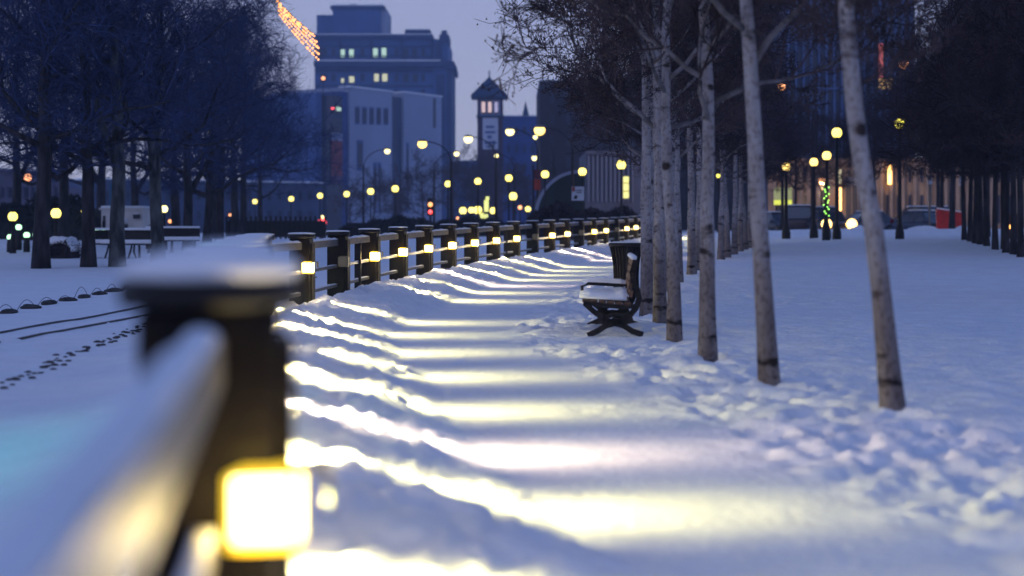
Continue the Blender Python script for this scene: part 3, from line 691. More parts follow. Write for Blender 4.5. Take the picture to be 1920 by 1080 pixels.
# ------------------------------------------------------------------ lamps
def globe_lamp(px, py, Y, r, M, label, group=None, base=None, thick=0.05, cap=True, watt=0):
    p = P(px, py, Y); g = gz(p.x, Y); h = p.z - g
    o = tag(empty('street_lamp', (p.x, Y, g)), label, 'street lamp', group)
    m = MB(); m.lathe([(thick * 2.4, -0.2), (thick * 2.4, 0.25), (thick * 1.7, 0.5), (thick * 1.15, 0.62), (thick, 1.0), (thick * 0.8, h - r * 1.5), (thick * 1.6, h - r * 1.35), (thick * 1.1, h - r * 1.15), (r * 0.55, h - r * 0.92), (r * 0.5, h - r * 0.86)], n=10)
    m.build('pole', BLACK, o, True)
    m = MB(); m.sphere((0, 0, h), r, 16, 10, 1.05); m.build('globe', M, o, True)
    if watt:
        q = bpy.data.lights.new('globe_light', 'POINT'); q.energy = watt; q.color = (1.0, 0.62, 0.28); q.shadow_soft_size = r
        q = bpy.data.objects.new('globe_light', q); COL.objects.link(q); q.parent = o; q.location = (0, 0, h - r * 2.6)
    if cap:
        m = MB(); m.lathe([(r * 0.55, h + r * 0.93), (r * 0.62, h + r * 0.99), (r * 0.3, h + r * 1.25), (r * 0.08, h + r * 1.55)], n=10); m.build('finial', BLACK, o, True)
    return o
G1 = 'globe lamps in the row beyond the railing'
row = [(478, 378, 150, 'globe lamp at the left end of the row, above the iron fence'), (546, 373, 140, 'globe lamp second from the left of the row, above the iron fence'), (600, 367, 128, 'globe lamp left of the red banner foot'),
       (650, 364, 122, 'globe lamp just right of the red banner foot'), (695, 359, 112, 'globe lamp under the museum windows'), (741, 354, 106, 'globe lamp under the dark museum strip'), (840, 345, 98, 'globe lamp right of the red signal, under the museum corner'),
       (896, 340, 93, 'globe lamp under the clock tower'), (954, 334, 88, 'globe lamp right of the clock tower'), (1022, 327, 82, 'globe lamp at the left foot of the arch'), (1092, 322, 78, 'globe lamp above the white sign'), (1165, 309, 68, 'globe lamp left of the path trees above the lit doorway')]
for px, py, Y, lb in row: globe_lamp(px, py, Y, 0.20 if Y < 100 else 0.23, GLOBE, lb, G1)
G2 = 'globe lamps by the park on the left'
globe_lamp(24, 406, 52, 0.155, GLOBE, 'big yellow globe lamp at the left edge', G2)
globe_lamp(105, 400, 48, 0.155, GLOBE, 'big yellow globe lamp right of the forked tree', G2)
globe_lamp(62, 400, 90, 0.14, GLOBEWH, 'small yellow lamp touching the left side of the forked tree', G2)
globe_lamp(158, 396, 76, 0.13, GLOBE, 'yellow lamp touching the left side of the second dark tree', G2)
globe_lamp(246, 391, 80, 0.13, GLOBE, 'small yellow lamp above the kiosk roof', G2)
globe_lamp(308, 392, 56, 0.13, GLOBEWH, 'yellow globe lamp against the second mottled tree', G2)
globe_lamp(19, 445, 54, 0.11, GLOBEG, 'greenish white globe lamp lowest at the left edge', 'greenish lamps at the left')
globe_lamp(35, 426, 56, 0.11, GLOBEG, 'greenish white globe lamp, upper one of the left cluster', 'greenish lamps at the left')
globe_lamp(50, 441, 54, 0.11, GLOBEG, 'greenish white globe lamp between the cluster and the forked tree', 'greenish lamps at the left')
globe_lamp(67, 441, 60, 0.11, GLOBEG, 'greenish lamp half hidden by the forked trunk', 'greenish lamps at the left')
globe_lamp(182, 433, 62, 0.09, GLOBEG, 'green lamp beside the second dark trunk, left of the kiosk', 'greenish lamps at the left')
globe_lamp(194, 431, 61, 0.07, GLOBEG, 'green lamp in front of the left wall of the kiosk', 'greenish lamps at the left')
globe_lamp(52, 333, 110, 0.26, GLOBEO, 'orange lamp high in front of the left building')
globe_lamp(319, 415, 90, 0.11, GLOBEO, 'tiny orange lamp low between the second mottled tree and the leaning tree')
globe_lamp(416, 381, 120, 0.11, GLOBEWH, 'tiny pale lamp under the park crowns above the nearest post')
globe_lamp(431, 403, 120, 0.10, GLOBEO, 'tiny orange lamp low under the park crowns')
globe_lamp(606, 147, 210, 0.25, GLOBEO, 'small orange light high beside the tall building', cap=False)
G3 = 'globe lamps by the street on the right'
for px, py, Y, r, M, lb in [(1474, 313, 64, 0.17, GLOBEW, 'globe lamp in front of the yellow sign'), (1526, 304, 64, 0.17, GLOBEW, 'globe lamp left of the tallest lit street lamp, second of the right group'),
        (1550, 292, 63, 0.18, GLOBEW, 'globe lamp immediately left of the tallest street lamp on a thick post'), (1569, 249, 62, 0.20, GLOBE, 'tallest globe lamp of the right group, above the headlights'),
        (1687, 232, 62, 0.19, GLOBEDIM, 'yellow lamp on a tall black post right of the leaning tree'), (1467, 267, 72, 0.15, GLOBEDIM, 'dim yellow lamp among the branches above the yellow sign'),
        (1541, 340, 110, 0.23, GLOBEO, 'orange lamp low behind the globe lamps of the right group')]:
    globe_lamp(px, py, Y, r, M, lb, G3, thick=0.075, watt=2600 if Y > 100 else 0)
for px, py, Y, r, M, lb in [(1298, 197, 95, 0.13, GLOBEDIM, 'tiny yellow lamp in the crowns between the third and fourth path trees'), (1308, 287, 95, 0.12, GLOBEW, 'tiny lamp left of the third path tree at crown height'),
        (1246, 337, 90, 0.17, GLOBEO, 'orange lamp between the trunks behind the bench'), (1240, 300, 95, 0.12, GLOBEDIM, 'tiny yellow lamp above the orange one behind the bench'),
        (1347, 330, 90, 0.11, GLOBEDIM, 'tiny yellow lamp right of the third path tree, left of a pair'), (1358, 333, 92, 0.11, GLOBEDIM, 'tiny yellow lamp right of the third path tree, right of a pair'),
        (1818, 214, 90, 0.12, GLOBEDIM, 'tiny greenish yellow lamp in the dark crowns at the right'), (1903, 71, 80, 0.20, GLOBEDIM, 'yellow lamp high near the upper right corner')]:
    globe_lamp(px, py, Y, r, M, lb, 'small lamps glimpsed between branches', thick=0.045)
G4 = 'cluster of low globe lamps below the clock tower'
for k, (px, py, Y, r) in enumerate([(868, 395, 120, 0.27), (884, 394, 125, 0.25), (896, 394, 118, 0.30), (925, 395, 120, 0.26), (962, 368, 110, 0.28), (990, 392, 115, 0.2)]):
    globe_lamp(px, py, Y, r, GLOBE, ['low globe lamp at the left end of the cluster below the clock tower', 'low globe lamp second in the cluster below the clock tower', 'brightest low globe lamp in the cluster left of the lit column',
        'low globe lamp right of the lit column', 'globe lamp directly below the lamp right of the clock tower', 'low globe lamp left of the arch foot'][k], G4)
globe_lamp(975, 389, 120, 0.16, GLOBEO, 'small pinkish lamp left of the arch foot', G4)
for px, py, lb in ((858, 409, 'tiny orange light low under the cluster, left one'), (885, 410, 'tiny orange light low under the cluster, right one')):
    globe_lamp(px, py, 110, 0.10, GLOBEO, lb, 'tiny orange lights under the cluster')

def arm_lamp(px, py, Y, r, M, side, reach, label, group='roadside lamps on arms', poleless=False):
    p = P(px, py, Y); bx_ = p.x + side * reach; g = gz(bx_, Y); h = p.z - g
    o = tag(empty('street_lamp', (bx_, Y, g)), label, 'street lamp', group)
    m = MB(); m.tube([(0, 0, -0.2), (0, 0, h * 0.5), (0, 0, h * 0.80)] + [(-side * reach * (1 - math.cos(a)) , 0, h * 0.80 + (h * 0.2 + 0.08) * math.sin(a)) for a in np.linspace(0.2, PI / 2, 8)], [0.11, 0.08, 0.06] + [0.032] * 8, 7); m.build('pole', BLACK, o, True)
    m = MB(); m.sphere((-side * (reach + r * 0.6), 0, h + 0.12), r * 1.0, 12, 6, 0.35); m.build('housing', RAILM, o, True)
    m = MB(); m.sphere((-side * (reach + r * 0.6), 0, h - 0.06), r, 14, 8, 0.95); m.build('lens', M, o, True)
arm_lamp(723, 282, 120, 0.22, GLOBEWH, -1, 1.7, 'curved arm lamp in front of the museum windows')
arm_lamp(797, 268, 90, 0.27, GLOBEW, 1, 1.5, 'big orange arm lamp in front of the museum')
arm_lamp(853, 287, 120, 0.20, GLOBEWH, -1, 1.6, 'curved arm lamp between the museum and the clock tower')
arm_lamp(883, 259, 100, 0.28, GLOBEWH, 1, 1.6, 'white arm lamp left of the clock tower')
arm_lamp(933, 291, 130, 0.17, GLOBEWH, 1, 1.4, 'small arm lamp across the foot of the clock tower')
arm_lamp(961, 245, 100, 0.28, GLOBEWH, 1, 1.6, 'white arm lamp in front of the blue building')
arm_lamp(1018, 242, 85, 0.30, GLOBEW, 1, 1.6, 'big orange arm lamp at the corner of the dark brick building')
arm_lamp(1006, 256, 130, 0.18, GLOBEWH, 1, 1.4, 'small lamp just below the big orange arm lamp')
arm_lamp(1005, 295, 120, 0.20, GLOBEWH, 1, 1.5, 'small arm lamp below the corner of the blue building')
arm_lamp(1470, 160, 88, 0.24, GLOBEO, 1, 1.6, 'orange arm lamp between the second path tree and the leaning one')
arm_lamp(1700, 118, 80, 0.26, GLOBEO, 1, 1.8, 'orange arm lamp above the far right row')

# added mast lamp, unseen beyond the left edge, makes the teal pool on the snow
mo = tag(empty('added_mast_lamp', (-4.9, 8.0, gz(-4.9, 8.0))), 'added unseen mast lamp with a teal lens, its pool tinting the snow left of the nearest post', 'street lamp')
m = MB(); m.lathe([(0.09, -0.2), (0.08, 0.4), (0.045, 0.6), (0.04, 3.2)], n=10); m.build('pole', BLACK, mo, True)
m = MB(); m.rbox(-0.05, 0.30, -0.1, 0.1, 3.2, 3.32, 0.02); m.build('head', BLACK, mo)
m = MB(); m.box(0.04, 0.27, -0.08, 0.08, 3.17, 3.197); m.build('lens', emis('lens_teal', (0.08, 0.9, 0.8), 3.0), mo)
tl = bpy.data.lights.new('added_lamp_beam', 'SPOT'); tl.energy = 170; tl.spot_size = math.radians(78); tl.spot_blend = 1.0; tl.color = (0.04, 0.72, 0.62); tl.shadow_soft_size = 0.1
to = bpy.data.objects.new('added_lamp_beam', tl); COL.objects.link(to); to.parent = mo; to.location = (0.17, 0, 3.14)
to.rotation_euler = Vector((1.9, 0.2, -3.1)).to_track_quat('-Z', 'Y').to_euler()
# signals
def signal(px, py, Y, label, lamps):
    p = P(px, py, Y); g = gz(p.x, Y); o = tag(empty('traffic_signal', (p.x, Y, g)), label, 'traffic signal'); h = p.z - g
    m = MB(); m.tube([(0, 0, -0.1), (0, 0, h - 0.5)], 0.07, 7); m.build('pole', BLACK, o)
    m = MB(); m.rbox(-0.2, 0.2, -0.15, 0.15, h - 0.55, h + 0.55, 0.04); m.build('housing', BLACK, o)
    for dz, r, M in lamps:
        m = MB(); m.sphere((0, -0.16, h + dz), r, 12, 8); m.build('light', M, o, True)
signal(605, 420, 100, 'red traffic signal behind the railing near the banner', [(0.1, 0.28, GLOBER), (-0.25, 0.2, GLOBER), (0.45, 0.10, GLOBEWH)])
signal(807, 388, 100, 'signal post with a small pink light and red glow right of the museum strip', [(0.15, 0.15, GLOBEO), (-0.32, 0.13, GLOBER)])

# fairy lights strung from above on the left
fy = 36.0
fl = tag(empty('fairy_lights', P(500, 0, fy)), 'slanting net of orange fairy lights widening at its lower end', 'fairy lights'); fo = Vector(fl.location)
top_a = P(430, -130, fy)
rr = random.Random(5)
for k in range(5):
    bt = P(597 - 2 * k, 70 + k * 10, fy) if k else P(592, 68, fy)
    bt = P([590, 594, 597, 598, 597][k], [66, 77, 88, 100, 110][k], fy)
    m = MB(); pts = [top_a.lerp(bt, f) + Vector((0, 0, -0.25 * math.sin(PI * f))) - fo for f in np.linspace(0, 1, 12)]; m.tube(pts, 0.008, 4); m.build('cable', BLACK, fl)
    for j in range(20):
        f = 0.56 + 0.44 * (j + rr.uniform(-0.3, 0.3)) / 19.0; f = min(f, 1); q = top_a.lerp(bt, f) + Vector((0, rr.uniform(-.05, .05), -0.25 * math.sin(PI * f) - 0.02)) - fo
        m = MB(); m.sphere((0, 0, 0), rr.uniform(0.022, 0.036), 6, 4); m.build('bulb', BULB, fl, True, q)

# ------------------------------------------------------------------ buildings
def bldg_face(p0, p1, Y0, Y1):
    a = P(p0, HY, Y0); b = P(p1, HY, Y1); a.z = b.z = 0
    return a, b
class Building:
    """front facade from pixel column px0 at depth Y0 to px1 at depth Y1"""
    def __init__(s, name, label, cat, px0, Y0, px1, Y1, depth, wall, group=None):
        s.a, s.b = bldg_face(px0, px1, Y0, Y1); s.u = (s.b - s.a).normalized(); s.n = Vector((s.u.y, -s.u.x, 0))   # towards the camera
        s.depth = depth; s.wall = wall; s.o = tag(empty(name, (s.a.x, s.a.y, 0)), label, cat, group); s.org = Vector(s.o.location)
    def hit(s, px, py):
        k = (px - 960) / F; n2 = s.n; d = n2.dot(s.a) / (n2.x * k + n2.y); return Vector((k * d, d, EYE - (py - HY) / F * d))
    def slab(s, x0, x1, y0, y1, name, m, out=0.0, dep=None, parent=None, chf=False):
        p = s.hit(x0, y0); q = s.hit(x1, y1); yb = s.hit(x0, y1).z
        w = (Vector((q.x, q.y, 0)) - Vector((p.x, p.y, 0))); L = w.length; dep = dep or s.depth
        zt = s.hit((x0 + x1) / 2, y0).z; zb = s.hit((x0 + x1) / 2, y1).z
        c = (Vector((p.x, p.y, 0)) + w / 2 + Vector((0, 0, (zt + zb) / 2))) + s.n * (out - dep / 2)
        b = MB(); b.obox(c - s.org, s.u * (L / 2), s.n * (dep / 2), (0, 0, (zt - zb) / 2))
        return b.build(name, m, parent or s.o)
    def win(s, x0, x1, y0, y1, m, name='window', fm=None, out=0.12, split=False):
        f = s.slab(x0, x1, y0, y1, name, fm or s.wall, out, 0.11)
        dx = (x1 - x0) * 0.14; dy = (y1 - y0) * 0.09
        s.slab(x0 + dx, x1 - dx, y0 + dy, y1 - dy, 'pane', m, out + 0.06, 0.055, f)
        return f
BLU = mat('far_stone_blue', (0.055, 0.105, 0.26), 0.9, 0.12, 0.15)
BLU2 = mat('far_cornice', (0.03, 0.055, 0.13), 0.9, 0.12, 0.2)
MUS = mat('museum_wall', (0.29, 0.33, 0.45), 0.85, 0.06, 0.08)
GLS = mat('dark_glass', (0.02, 0.025, 0.05), 0.3, 0.3, 0.4)
REDB = mat('red_banner', (0.22, 0.035, 0.03), 0.7, 0.3, 0.8)
SNR = mat('roof_snow_far', (0.8, 0.82, 0.85), 0.8)
BRK = mat('brown_brick', (0.030, 0.024, 0.030), 0.9, 0.2, 0.6)
TWR = mat('tower_brick', (0.055, 0.035, 0.06), 0.9, 0.2, 0.6)
SLATE = mat('tower_slate', (0.03, 0.06, 0.12), 0.7, 0.2, 1.0)
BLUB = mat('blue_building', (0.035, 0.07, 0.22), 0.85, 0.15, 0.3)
STN = mat('right_stone', (0.36, 0.26, 0.18), 0.9, 0.25, 0.4)
STN2 = mat('right_stone_dark', (0.03, 0.04, 0.08), 0.9, 0.3, 0.4)
COLM = mat('grey_columns', (0.12, 0.12, 0.15), 0.9, 0.15, 0.6)

# tall hotel-like block
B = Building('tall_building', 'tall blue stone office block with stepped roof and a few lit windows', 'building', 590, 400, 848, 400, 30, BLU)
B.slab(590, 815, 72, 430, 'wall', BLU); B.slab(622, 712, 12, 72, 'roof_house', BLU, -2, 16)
rh = B.slab(618, 720, 9, 15, 'roof_house_cornice', BLU2, -1.5, 17); B.slab(655, 665, 3, 9, 'vent', BLU2, -4, 4)
B.slab(712, 724, 15, 72, 'roof_house_side', MUS, -3, 14); B.slab(590, 622, 24, 72, 'low_roof_house', BLU, -4, 14)
cg = B.slab(590, 812, 66, 73, 'cornice', BLU2, 1.2, 31); B.slab(590, 811, 64, 66, 'snow', SNR, 1.0, 3, cg)
B.slab(758, 806, 54, 64, 'roof_tank', BLU2, -2, 8); B.slab(760, 804, 52.3, 54, 'tank_snow', SNR, -2.1, 8)
B.slab(813, 840, 74, 430, 'corner_bay', BLU, 0.8, 30); B.slab(824, 842, 66, 80, 'parapet', BLU2, 1.5, 12)
B.slab(828, 838, 58, 66, 'urn', BLU2, 1.2, 3); B.slab(838, 847, 130, 430, 'corner_pier', BLU2, 1.4, 28)
c2 = B.slab(590, 852, 116, 126, 'cornice', BLU2, 2.0, 31); B.slab(590, 826, 113.6, 116, 'snow', SNR, 1.9, 3, c2); B.slab(838, 856, 124, 130, 'corner_bracket', BLU2, 2.8, 8)
B.slab(590, 812, 132, 134.5, 'string_course', BLU2, 0.5, 1); B.slab(816, 828, 80, 112, 'corner_pier', BLU2, 1.6, 1); B.slab(600, 812, 104, 106, 'string_course', BLU2, 0.4, 0.8)
for x0 in (606, 622, 676, 740, 790):
    for y0 in (90, 138, 168): B.win(x0, x0 + 7, y0, y0 + 15, GLS, fm=BLU2)
for x in (636, 694, 752, 808): B.slab(x, x + 3, 76, 113, 'pilaster', BLU2, 0.5, 0.7)
for x0, x1, y0, y1, M in [(637, 648, 91, 109, WINLIT), (653, 665, 91, 109, WINLIT), (698, 710, 89, 109, WINLIT), (714, 726, 88, 109, WINLIT), (653, 666, 142, 156, WINYEL), (700, 712, 137, 154, WINYEL), (715, 728, 137, 154, WINYEL), (639, 646, 146, 156, WINYEL)]:
    B.win(x0, x1, y0, y1, M, fm=BLU2)
for x0 in (756, 772, 596): B.win(x0, x0 + 10, 90, 109, GLS, fm=BLU2)
for x0 in (756, 774, 600): B.win(x0, x0 + 10, 138, 155, GLS, fm=BLU2)
B.slab(590, 812, 160, 162, 'string_course', BLU2, 0.4, 0.8); B.slab(590, 812, 86, 87.5, 'string_course', BLU2, 0.4, 0.8); B.slab(818, 834, 140, 300, 'corner_recess', BLU2, 0.95, 0.3); B.slab(622, 718, 6.8, 9, 'snow', SNR, -1.4, 16)

# pale museum in front
B = Building('museum_building', 'pale flat fronted museum building with dark glass strips and narrow windows', 'building', 612, 296, 838, 330, 20, MUS)
B.slab(655, 735, 168, 432, 'wall', MUS); B.slab(757, 828, 178, 432, 'wall', MUS, 0.0); B.slab(735, 757, 182, 432, 'glass_strip', GLS, -0.6, 19)
B.slab(638, 655, 172, 432, 'side_wall', BLUB, -0.4, 19); B.slab(598, 610, 176, 432, 'side_wall', BLU, -0.8, 18); B.slab(610, 638, 180, 432, 'dark_tower', GLS, 0.4, 18)
B.slab(812, 817, 184, 240, 'groove', GLS, 0.05, 0.3); B.slab(655, 735, 165.5, 168, 'roof_edge', SNR, 0.3, 3); B.slab(757, 828, 175.5, 178, 'roof_edge', SNR, 0.3, 3)
for k in range(5):
    for j in (0, 4.4): B.win(665.5 + k * 13.4 + j, 669.3 + k * 13.4 + j, 200 + k * 0.6, 233 + k * 0.4, GLS, fm=BLU, out=0.1)
for (x0, x1, y0, y1) in [(669, 680, 263, 320), (700, 706, 305, 400), (709, 714, 305, 400), (762, 766, 268, 400)]: B.win(x0, x1, y0, y1, GLS, fm=BLU, out=0.1)
for x in (741, 747, 752): B.slab(x, x + 1, 182, 420, 'mullion', BLU, -0.5, 0.2)
B.slab(617, 637, 264, 330, 'banner', REDB, 0.7, 0.15); B.slab(617, 637, 250, 264, 'banner_header', MUS, 0.7, 0.15); B.slab(617, 637, 330, 345, 'banner_foot', mat('banner_purple', (0.10, 0.05, 0.10), 0.8), 0.7, 0.15)
B.slab(618, 623, 202, 205, 'lit_sign', GLOBER, 0.55, 0.1); B.slab(627, 635, 201, 208, 'lit_sign', WINLIT, 0.55, 0.1)
B.slab(610, 638, 216, 219, 'ledge', BLU2, 0.7, 0.3)

B = Building('low_building', 'low dark blue building glimpsed between the tall block and the square tower', 'building', 846, 350, 900, 350, 10, BLU2)
B.slab(846, 900, 302, 432, 'wall', BLU2); B.slab(846, 900, 300, 302, 'roof_snow', SNR, 0.1, 9)
for k in range(3): B.win(852 + k * 15, 859 + k * 15, 314, 332, GLS, out=0.1)
B = Building('dark_block', 'dark wide block behind the thin receding trunks, with small lit windows', 'building', 1205, 190, 1470, 190, 20, BRK)
B.slab(1205, 1470, 70, 432, 'wall', BRK); B.slab(1204, 1471, 67, 70, 'roof_snow', SNR, 0.1, 19)
for k in range(12):
    for j in range(7): B.win(1214 + k * 21, 1223 + k * 21, 90 + j * 44, 114 + j * 44, WINYEL if (k * 5 + j * 3) % 23 == 0 else GLS, fm=BRK, out=0.08)
# clock-less tower with pyramid roof
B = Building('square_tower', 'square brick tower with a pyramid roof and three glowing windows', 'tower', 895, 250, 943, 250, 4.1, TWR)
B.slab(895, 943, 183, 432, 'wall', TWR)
a, b = B.hit(883, 183), B.hit(952, 183); ap = B.hit(917, 141)
c0 = Vector((a.x, 250 - 0.9, a.z)) - B.org; c1 = Vector((b.x, 250 - 0.9, a.z)) - B.org; dd = Vector((0, 5.9, 0)); e0 = Vector((0, 0, 0.35)); apx = Vector((ap.x, 252.0, ap.z)) - B.org
m = MB(); m.add([c0, c1, c1 + dd, c0 + dd, c0 + e0, c1 + e0, c1 + dd + e0, c0 + dd + e0, apx], [(3, 2, 1, 0), (0, 1, 5, 4), (1, 2, 6, 5), (2, 3, 7, 6), (3, 0, 4, 7), (4, 5, 8), (5, 6, 8), (6, 7, 8), (7, 4, 8)]); rf = m.build('roof', SLATE, B.o)
m = MB(); m.tube([apx - Vector((0, 0, 0.3)), apx + Vector((0, 0, 0.9))], 0.12, 5); m.build('spire', SLATE, rf)
B.slab(900, 938, 187, 216, 'belfry', MUS, 0.06, 0.4)
for x in (902, 914, 926): B.win(x, x + 9, 189, 213, WINPINK if x < 920 else mat('window_lilac', (0.8, 0.75, 0.6), 0.4, emit=(0.55, 0.45, 0.75), estr=0.55), fm=TWR, out=0.2)
B.slab(893, 945, 216, 219, 'string_course', SLATE, 0.3, 4.6)
pn = B.slab(905, 934, 221, 280, 'sign_board', mat('board_pale', (0.5, 0.52, 0.6), 0.8), 0.1, 0.25)
for (x0, x1, y0, y1) in [(911, 927, 236, 240), (909, 929, 246, 250), (914, 922, 254, 260), (908, 931, 265, 270), (911, 927, 273, 276)]: B.slab(x0, x1, y0, y1, 'lettering', BLU, 0.16, 0.04, pn)

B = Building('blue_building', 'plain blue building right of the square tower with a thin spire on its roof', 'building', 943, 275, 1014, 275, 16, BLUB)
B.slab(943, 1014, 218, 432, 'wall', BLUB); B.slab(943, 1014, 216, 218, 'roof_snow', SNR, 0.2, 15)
m = MB(); p = B.hit(985.5, 217); q = B.hit(985.5, 190); m.tube([p - B.org, p.lerp(q, 0.5) - B.org, q - B.org], [0.7, 0.35, 0.05], 6); m.build('spire', SLATE, B.o)
for k in range(4):
    for j in range(4): B.win(950 + k * 15, 957 + k * 15, 236 + j * 34, 254 + j * 34, GLS, out=0.1)

B = Building('brick_building', 'big dark brown block behind the crowns of the path row', 'building', 1012, 180, 1215, 180, 25, BRK)
B.slab(1012, 1215, 151, 432, 'wall', BRK); B.slab(1011, 1216, 148.5, 151.2, 'roof_snow', SNR, 0.1, 24)
for k in range(6):
    for j in range(4): B.win(1030 + k * 30, 1041 + k * 30, 172 + j * 40, 196 + j * 40, GLS, fm=BRK, out=0.08)

# colonnaded grey front and lit doorway
B = Building('grey_building', 'grey fluted building front with a tall lit yellow doorway', 'building', 1098, 125, 1210, 125, 12, COLM)
B.slab(1098, 1210, 285, 432, 'wall', COLM)
for k in range(11): B.slab(1102 + k * 8.2, 1105.5 + k * 8.2, 292, 378, 'pilaster', mat('grey_pilaster', (0.2, 0.2, 0.24), 0.9), 0.25, 0.3)
B.slab(1098, 1210, 283, 290, 'cornice', COLM, 0.35, 0.5)
B.win(1166, 1180, 327, 376, mat('lit_doorway', (0.8, 0.75, 0.6), 0.4, emit=(1.0, 0.92, 0.12), estr=1.2), 'doorway', out=0.4); B.slab(1166, 1180, 343, 344.5, 'transom', COLM, 0.5, 0.06); B.slab(1166, 1180, 358, 359.5, 'transom', COLM, 0.5, 0.06)

# arch: rounded shelter with a pale rim
ax = []
AY = 86.0
ARCHG = mat('arch_green', (0.012, 0.022, 0.018), 0.7, 0.3, 0.6); ARCHW = mat('arch_rim', (0.22, 0.24, 0.32), 0.7)
ar = tag(empty('arched_shelter', (P(1062, 0, AY).x, AY, 0)), 'dark green vaulted shelter with a pale curved rim behind the railing', 'shelter')
oo = Vector(ar.location); outer = []; inner = []
for a in np.linspace(0.0, PI * 0.55, 17):
    cx, cyz = 1085, 412; rx, ry = 84, 93
    o1 = P(cx - rx * math.cos(a), cyz - ry * math.sin(a), AY); o2 = P(cx - (rx - 6) * math.cos(a), cyz - (ry - 6) * math.sin(a), AY)
    outer.append(o1 - oo); inner.append(o2 - oo)
n = len(outer); dv = Vector((0, 0.5, 0)); dv2 = Vector((0, 6, 0))
m = MB(); m.rings([[outer[i], inner[i], inner[i] + dv, outer[i] + dv] for i in range(n)]); m.build('rim', ARCHW, ar)
m = MB(); vs = [p + Vector((0, 0.12, 0)) for p in inner] + [Vector((inner[-1].x, inner[-1].y + 0.12, inner[0].z))]; n += 1; m.add(vs + [v + Vector((0, 0.2, 0)) for v in vs], [tuple(range(n)), tuple(range(2 * n - 1, n - 1, -1))]); m.build('end_wall', ARCHG, ar)
n -= 1; m = MB(); m.rings([[outer[i] + dv, inner[i] + dv, inner[i] + dv2, outer[i] + dv2] for i in range(n)]); m.build('roof', ARCHG, ar)

# white sign with red corner on two posts
WS = mat('sign_white', (0.45, 0.46, 0.5), 0.6, 0.05, 3); SY = 72.0
sg = tag(empty('notice_board', (P(1083, 0, SY).x, SY, gz(P(1083, 0, SY).x, SY))), 'white notice board with a red corner and a dark emblem beside the arch', 'sign'); so_ = Vector(sg.location)
def flat(x0, x1, y0, y1, Yd, m_, nm, par, org, th=0.05):
    a = P(x0, y0, Yd) - org; b = P(x1, y1, Yd) - org; q = MB(); q.box(a.x, b.x, a.y - th, a.y, b.z, a.z); return q.build(nm, m_, par)
flat(1072, 1095, 350, 376, SY, WS, 'board', sg, so_); flat(1072.5, 1078, 350.5, 359, SY - 0.06, REDB, 'red_corner', sg, so_, 0.01)
flat(1080, 1092, 356, 357.5, SY - 0.06, BLACK, 'lettering', sg, so_, 0.01); flat(1080, 1091, 360, 361.5, SY - 0.06, BLACK, 'lettering', sg, so_, 0.01)
q = MB(); a = P(1075, 373, SY - 0.06) - so_; b = P(1082, 373, SY - 0.06) - so_; c = P(1078, 366, SY - 0.06) - so_; d = P(1083, 367, SY - 0.06) - so_
q.add([a, b, d, c], [(0, 1, 2, 3)]); q.build('emblem', BLACK, sg)
for x in (1075, 1092):
    p = P(x, 376, SY) - so_; q = MB(); q.tube([(p.x, 0.02, 0), (p.x, 0.02, p.z)], 0.04, 6); q.build('post', BLACK, sg)
rb = tag(empty('hanging_banner', (P(1007, 0, 90).x, 90, gz(P(1007, 0, 90).x, 90))), 'red banner on a pole left of the arch', 'banner'); ro = Vector(rb.location)
flat(1001, 1014, 318, 334, 90, mat('banner_dark', (0.10, 0.02, 0.03), 0.8), 'upper_cloth', rb, ro, 0.02); flat(1001, 1014, 336, 356, 90, mat('banner_bright', (0.35, 0.05, 0.03), 0.8, 0.2, 2), 'cloth', rb, ro, 0.02)
p = P(1000, 310, 90) - ro; q = MB(); q.tube([(p.x, 0, -0.1), (p.x, 0, p.z)], 0.05, 6); q.build('pole', BLACK, rb)
# lit column below the tower
lc = tag(empty('lit_column', (P(912, 0, 112).x, 112, gz(P(912, 0, 112).x, 112))), 'glowing yellow glass column among the low globe lamps', 'column'); lo = Vector(lc.location)
LITC = mat('lit_glass', (0.8, 0.8, 0.4), 0.4, emit=(0.95, 0.95, 0.22), estr=1.1)
flat(900, 907, 399, 421, 112, LITC, 'pane', lc, lo, 0.6); flat(908, 915, 402, 421, 112, LITC, 'pane', lc, lo, 0.6); flat(908, 916, 376, 397, 112, LITC, 'pane', lc, lo, 0.6); flat(911, 917, 369, 375, 112, LITC, 'pane', lc, lo, 0.6)
flat(899, 918, 397.3, 398.8, 112, BLACK, 'frame', lc, lo, 0.7); flat(907.2, 907.8, 398.8, 424, 112, BLACK, 'mullion', lc, lo, 0.62)

# left background building
B = Building('stone_building', 'blue grey stone building with tall windows behind the park at the left edge', 'building', -80, 130, 170, 150, 15, mat('left_stone', (0.13, 0.12, 0.17), 0.9, 0.12, 0.5))
B.slab(-80, 125, 322, 440, 'wall', B.wall); B.slab(125, 170, 352, 440, 'wing_wall', B.wall, -1); B.slab(-80, 127, 318, 322, 'cornice', B.wall, 0.5, 15); B.slab(-80, 127, 316.6, 318, 'roof_snow', SNR, 0.4, 14)
for x in (0, 14, 29, 43, 57, 73, 88, 100): B.win(x, x + 6, 349, 372, GLS, out=0.12); B.win(x, x + 6, 392, 416, GLS, out=0.12)

B = Building('long_warehouse', 'long low dark blue building seen between the park trunks behind the iron fence', 'building', 165, 210, 605, 230, 15, mat('warehouse_wall', (0.055, 0.075, 0.14), 0.9, 0.15, 0.3))
B.slab(165, 605, 340, 440, 'wall', B.wall); B.slab(164, 606, 337, 340, 'roof_snow', SNR, 0.3, 14)
for k in range(22): B.win(178 + k * 19, 186 + k * 19, 356, 376, GLS, out=0.1); B.win(178 + k * 19, 186 + k * 19, 394, 412, GLS, out=0.1)

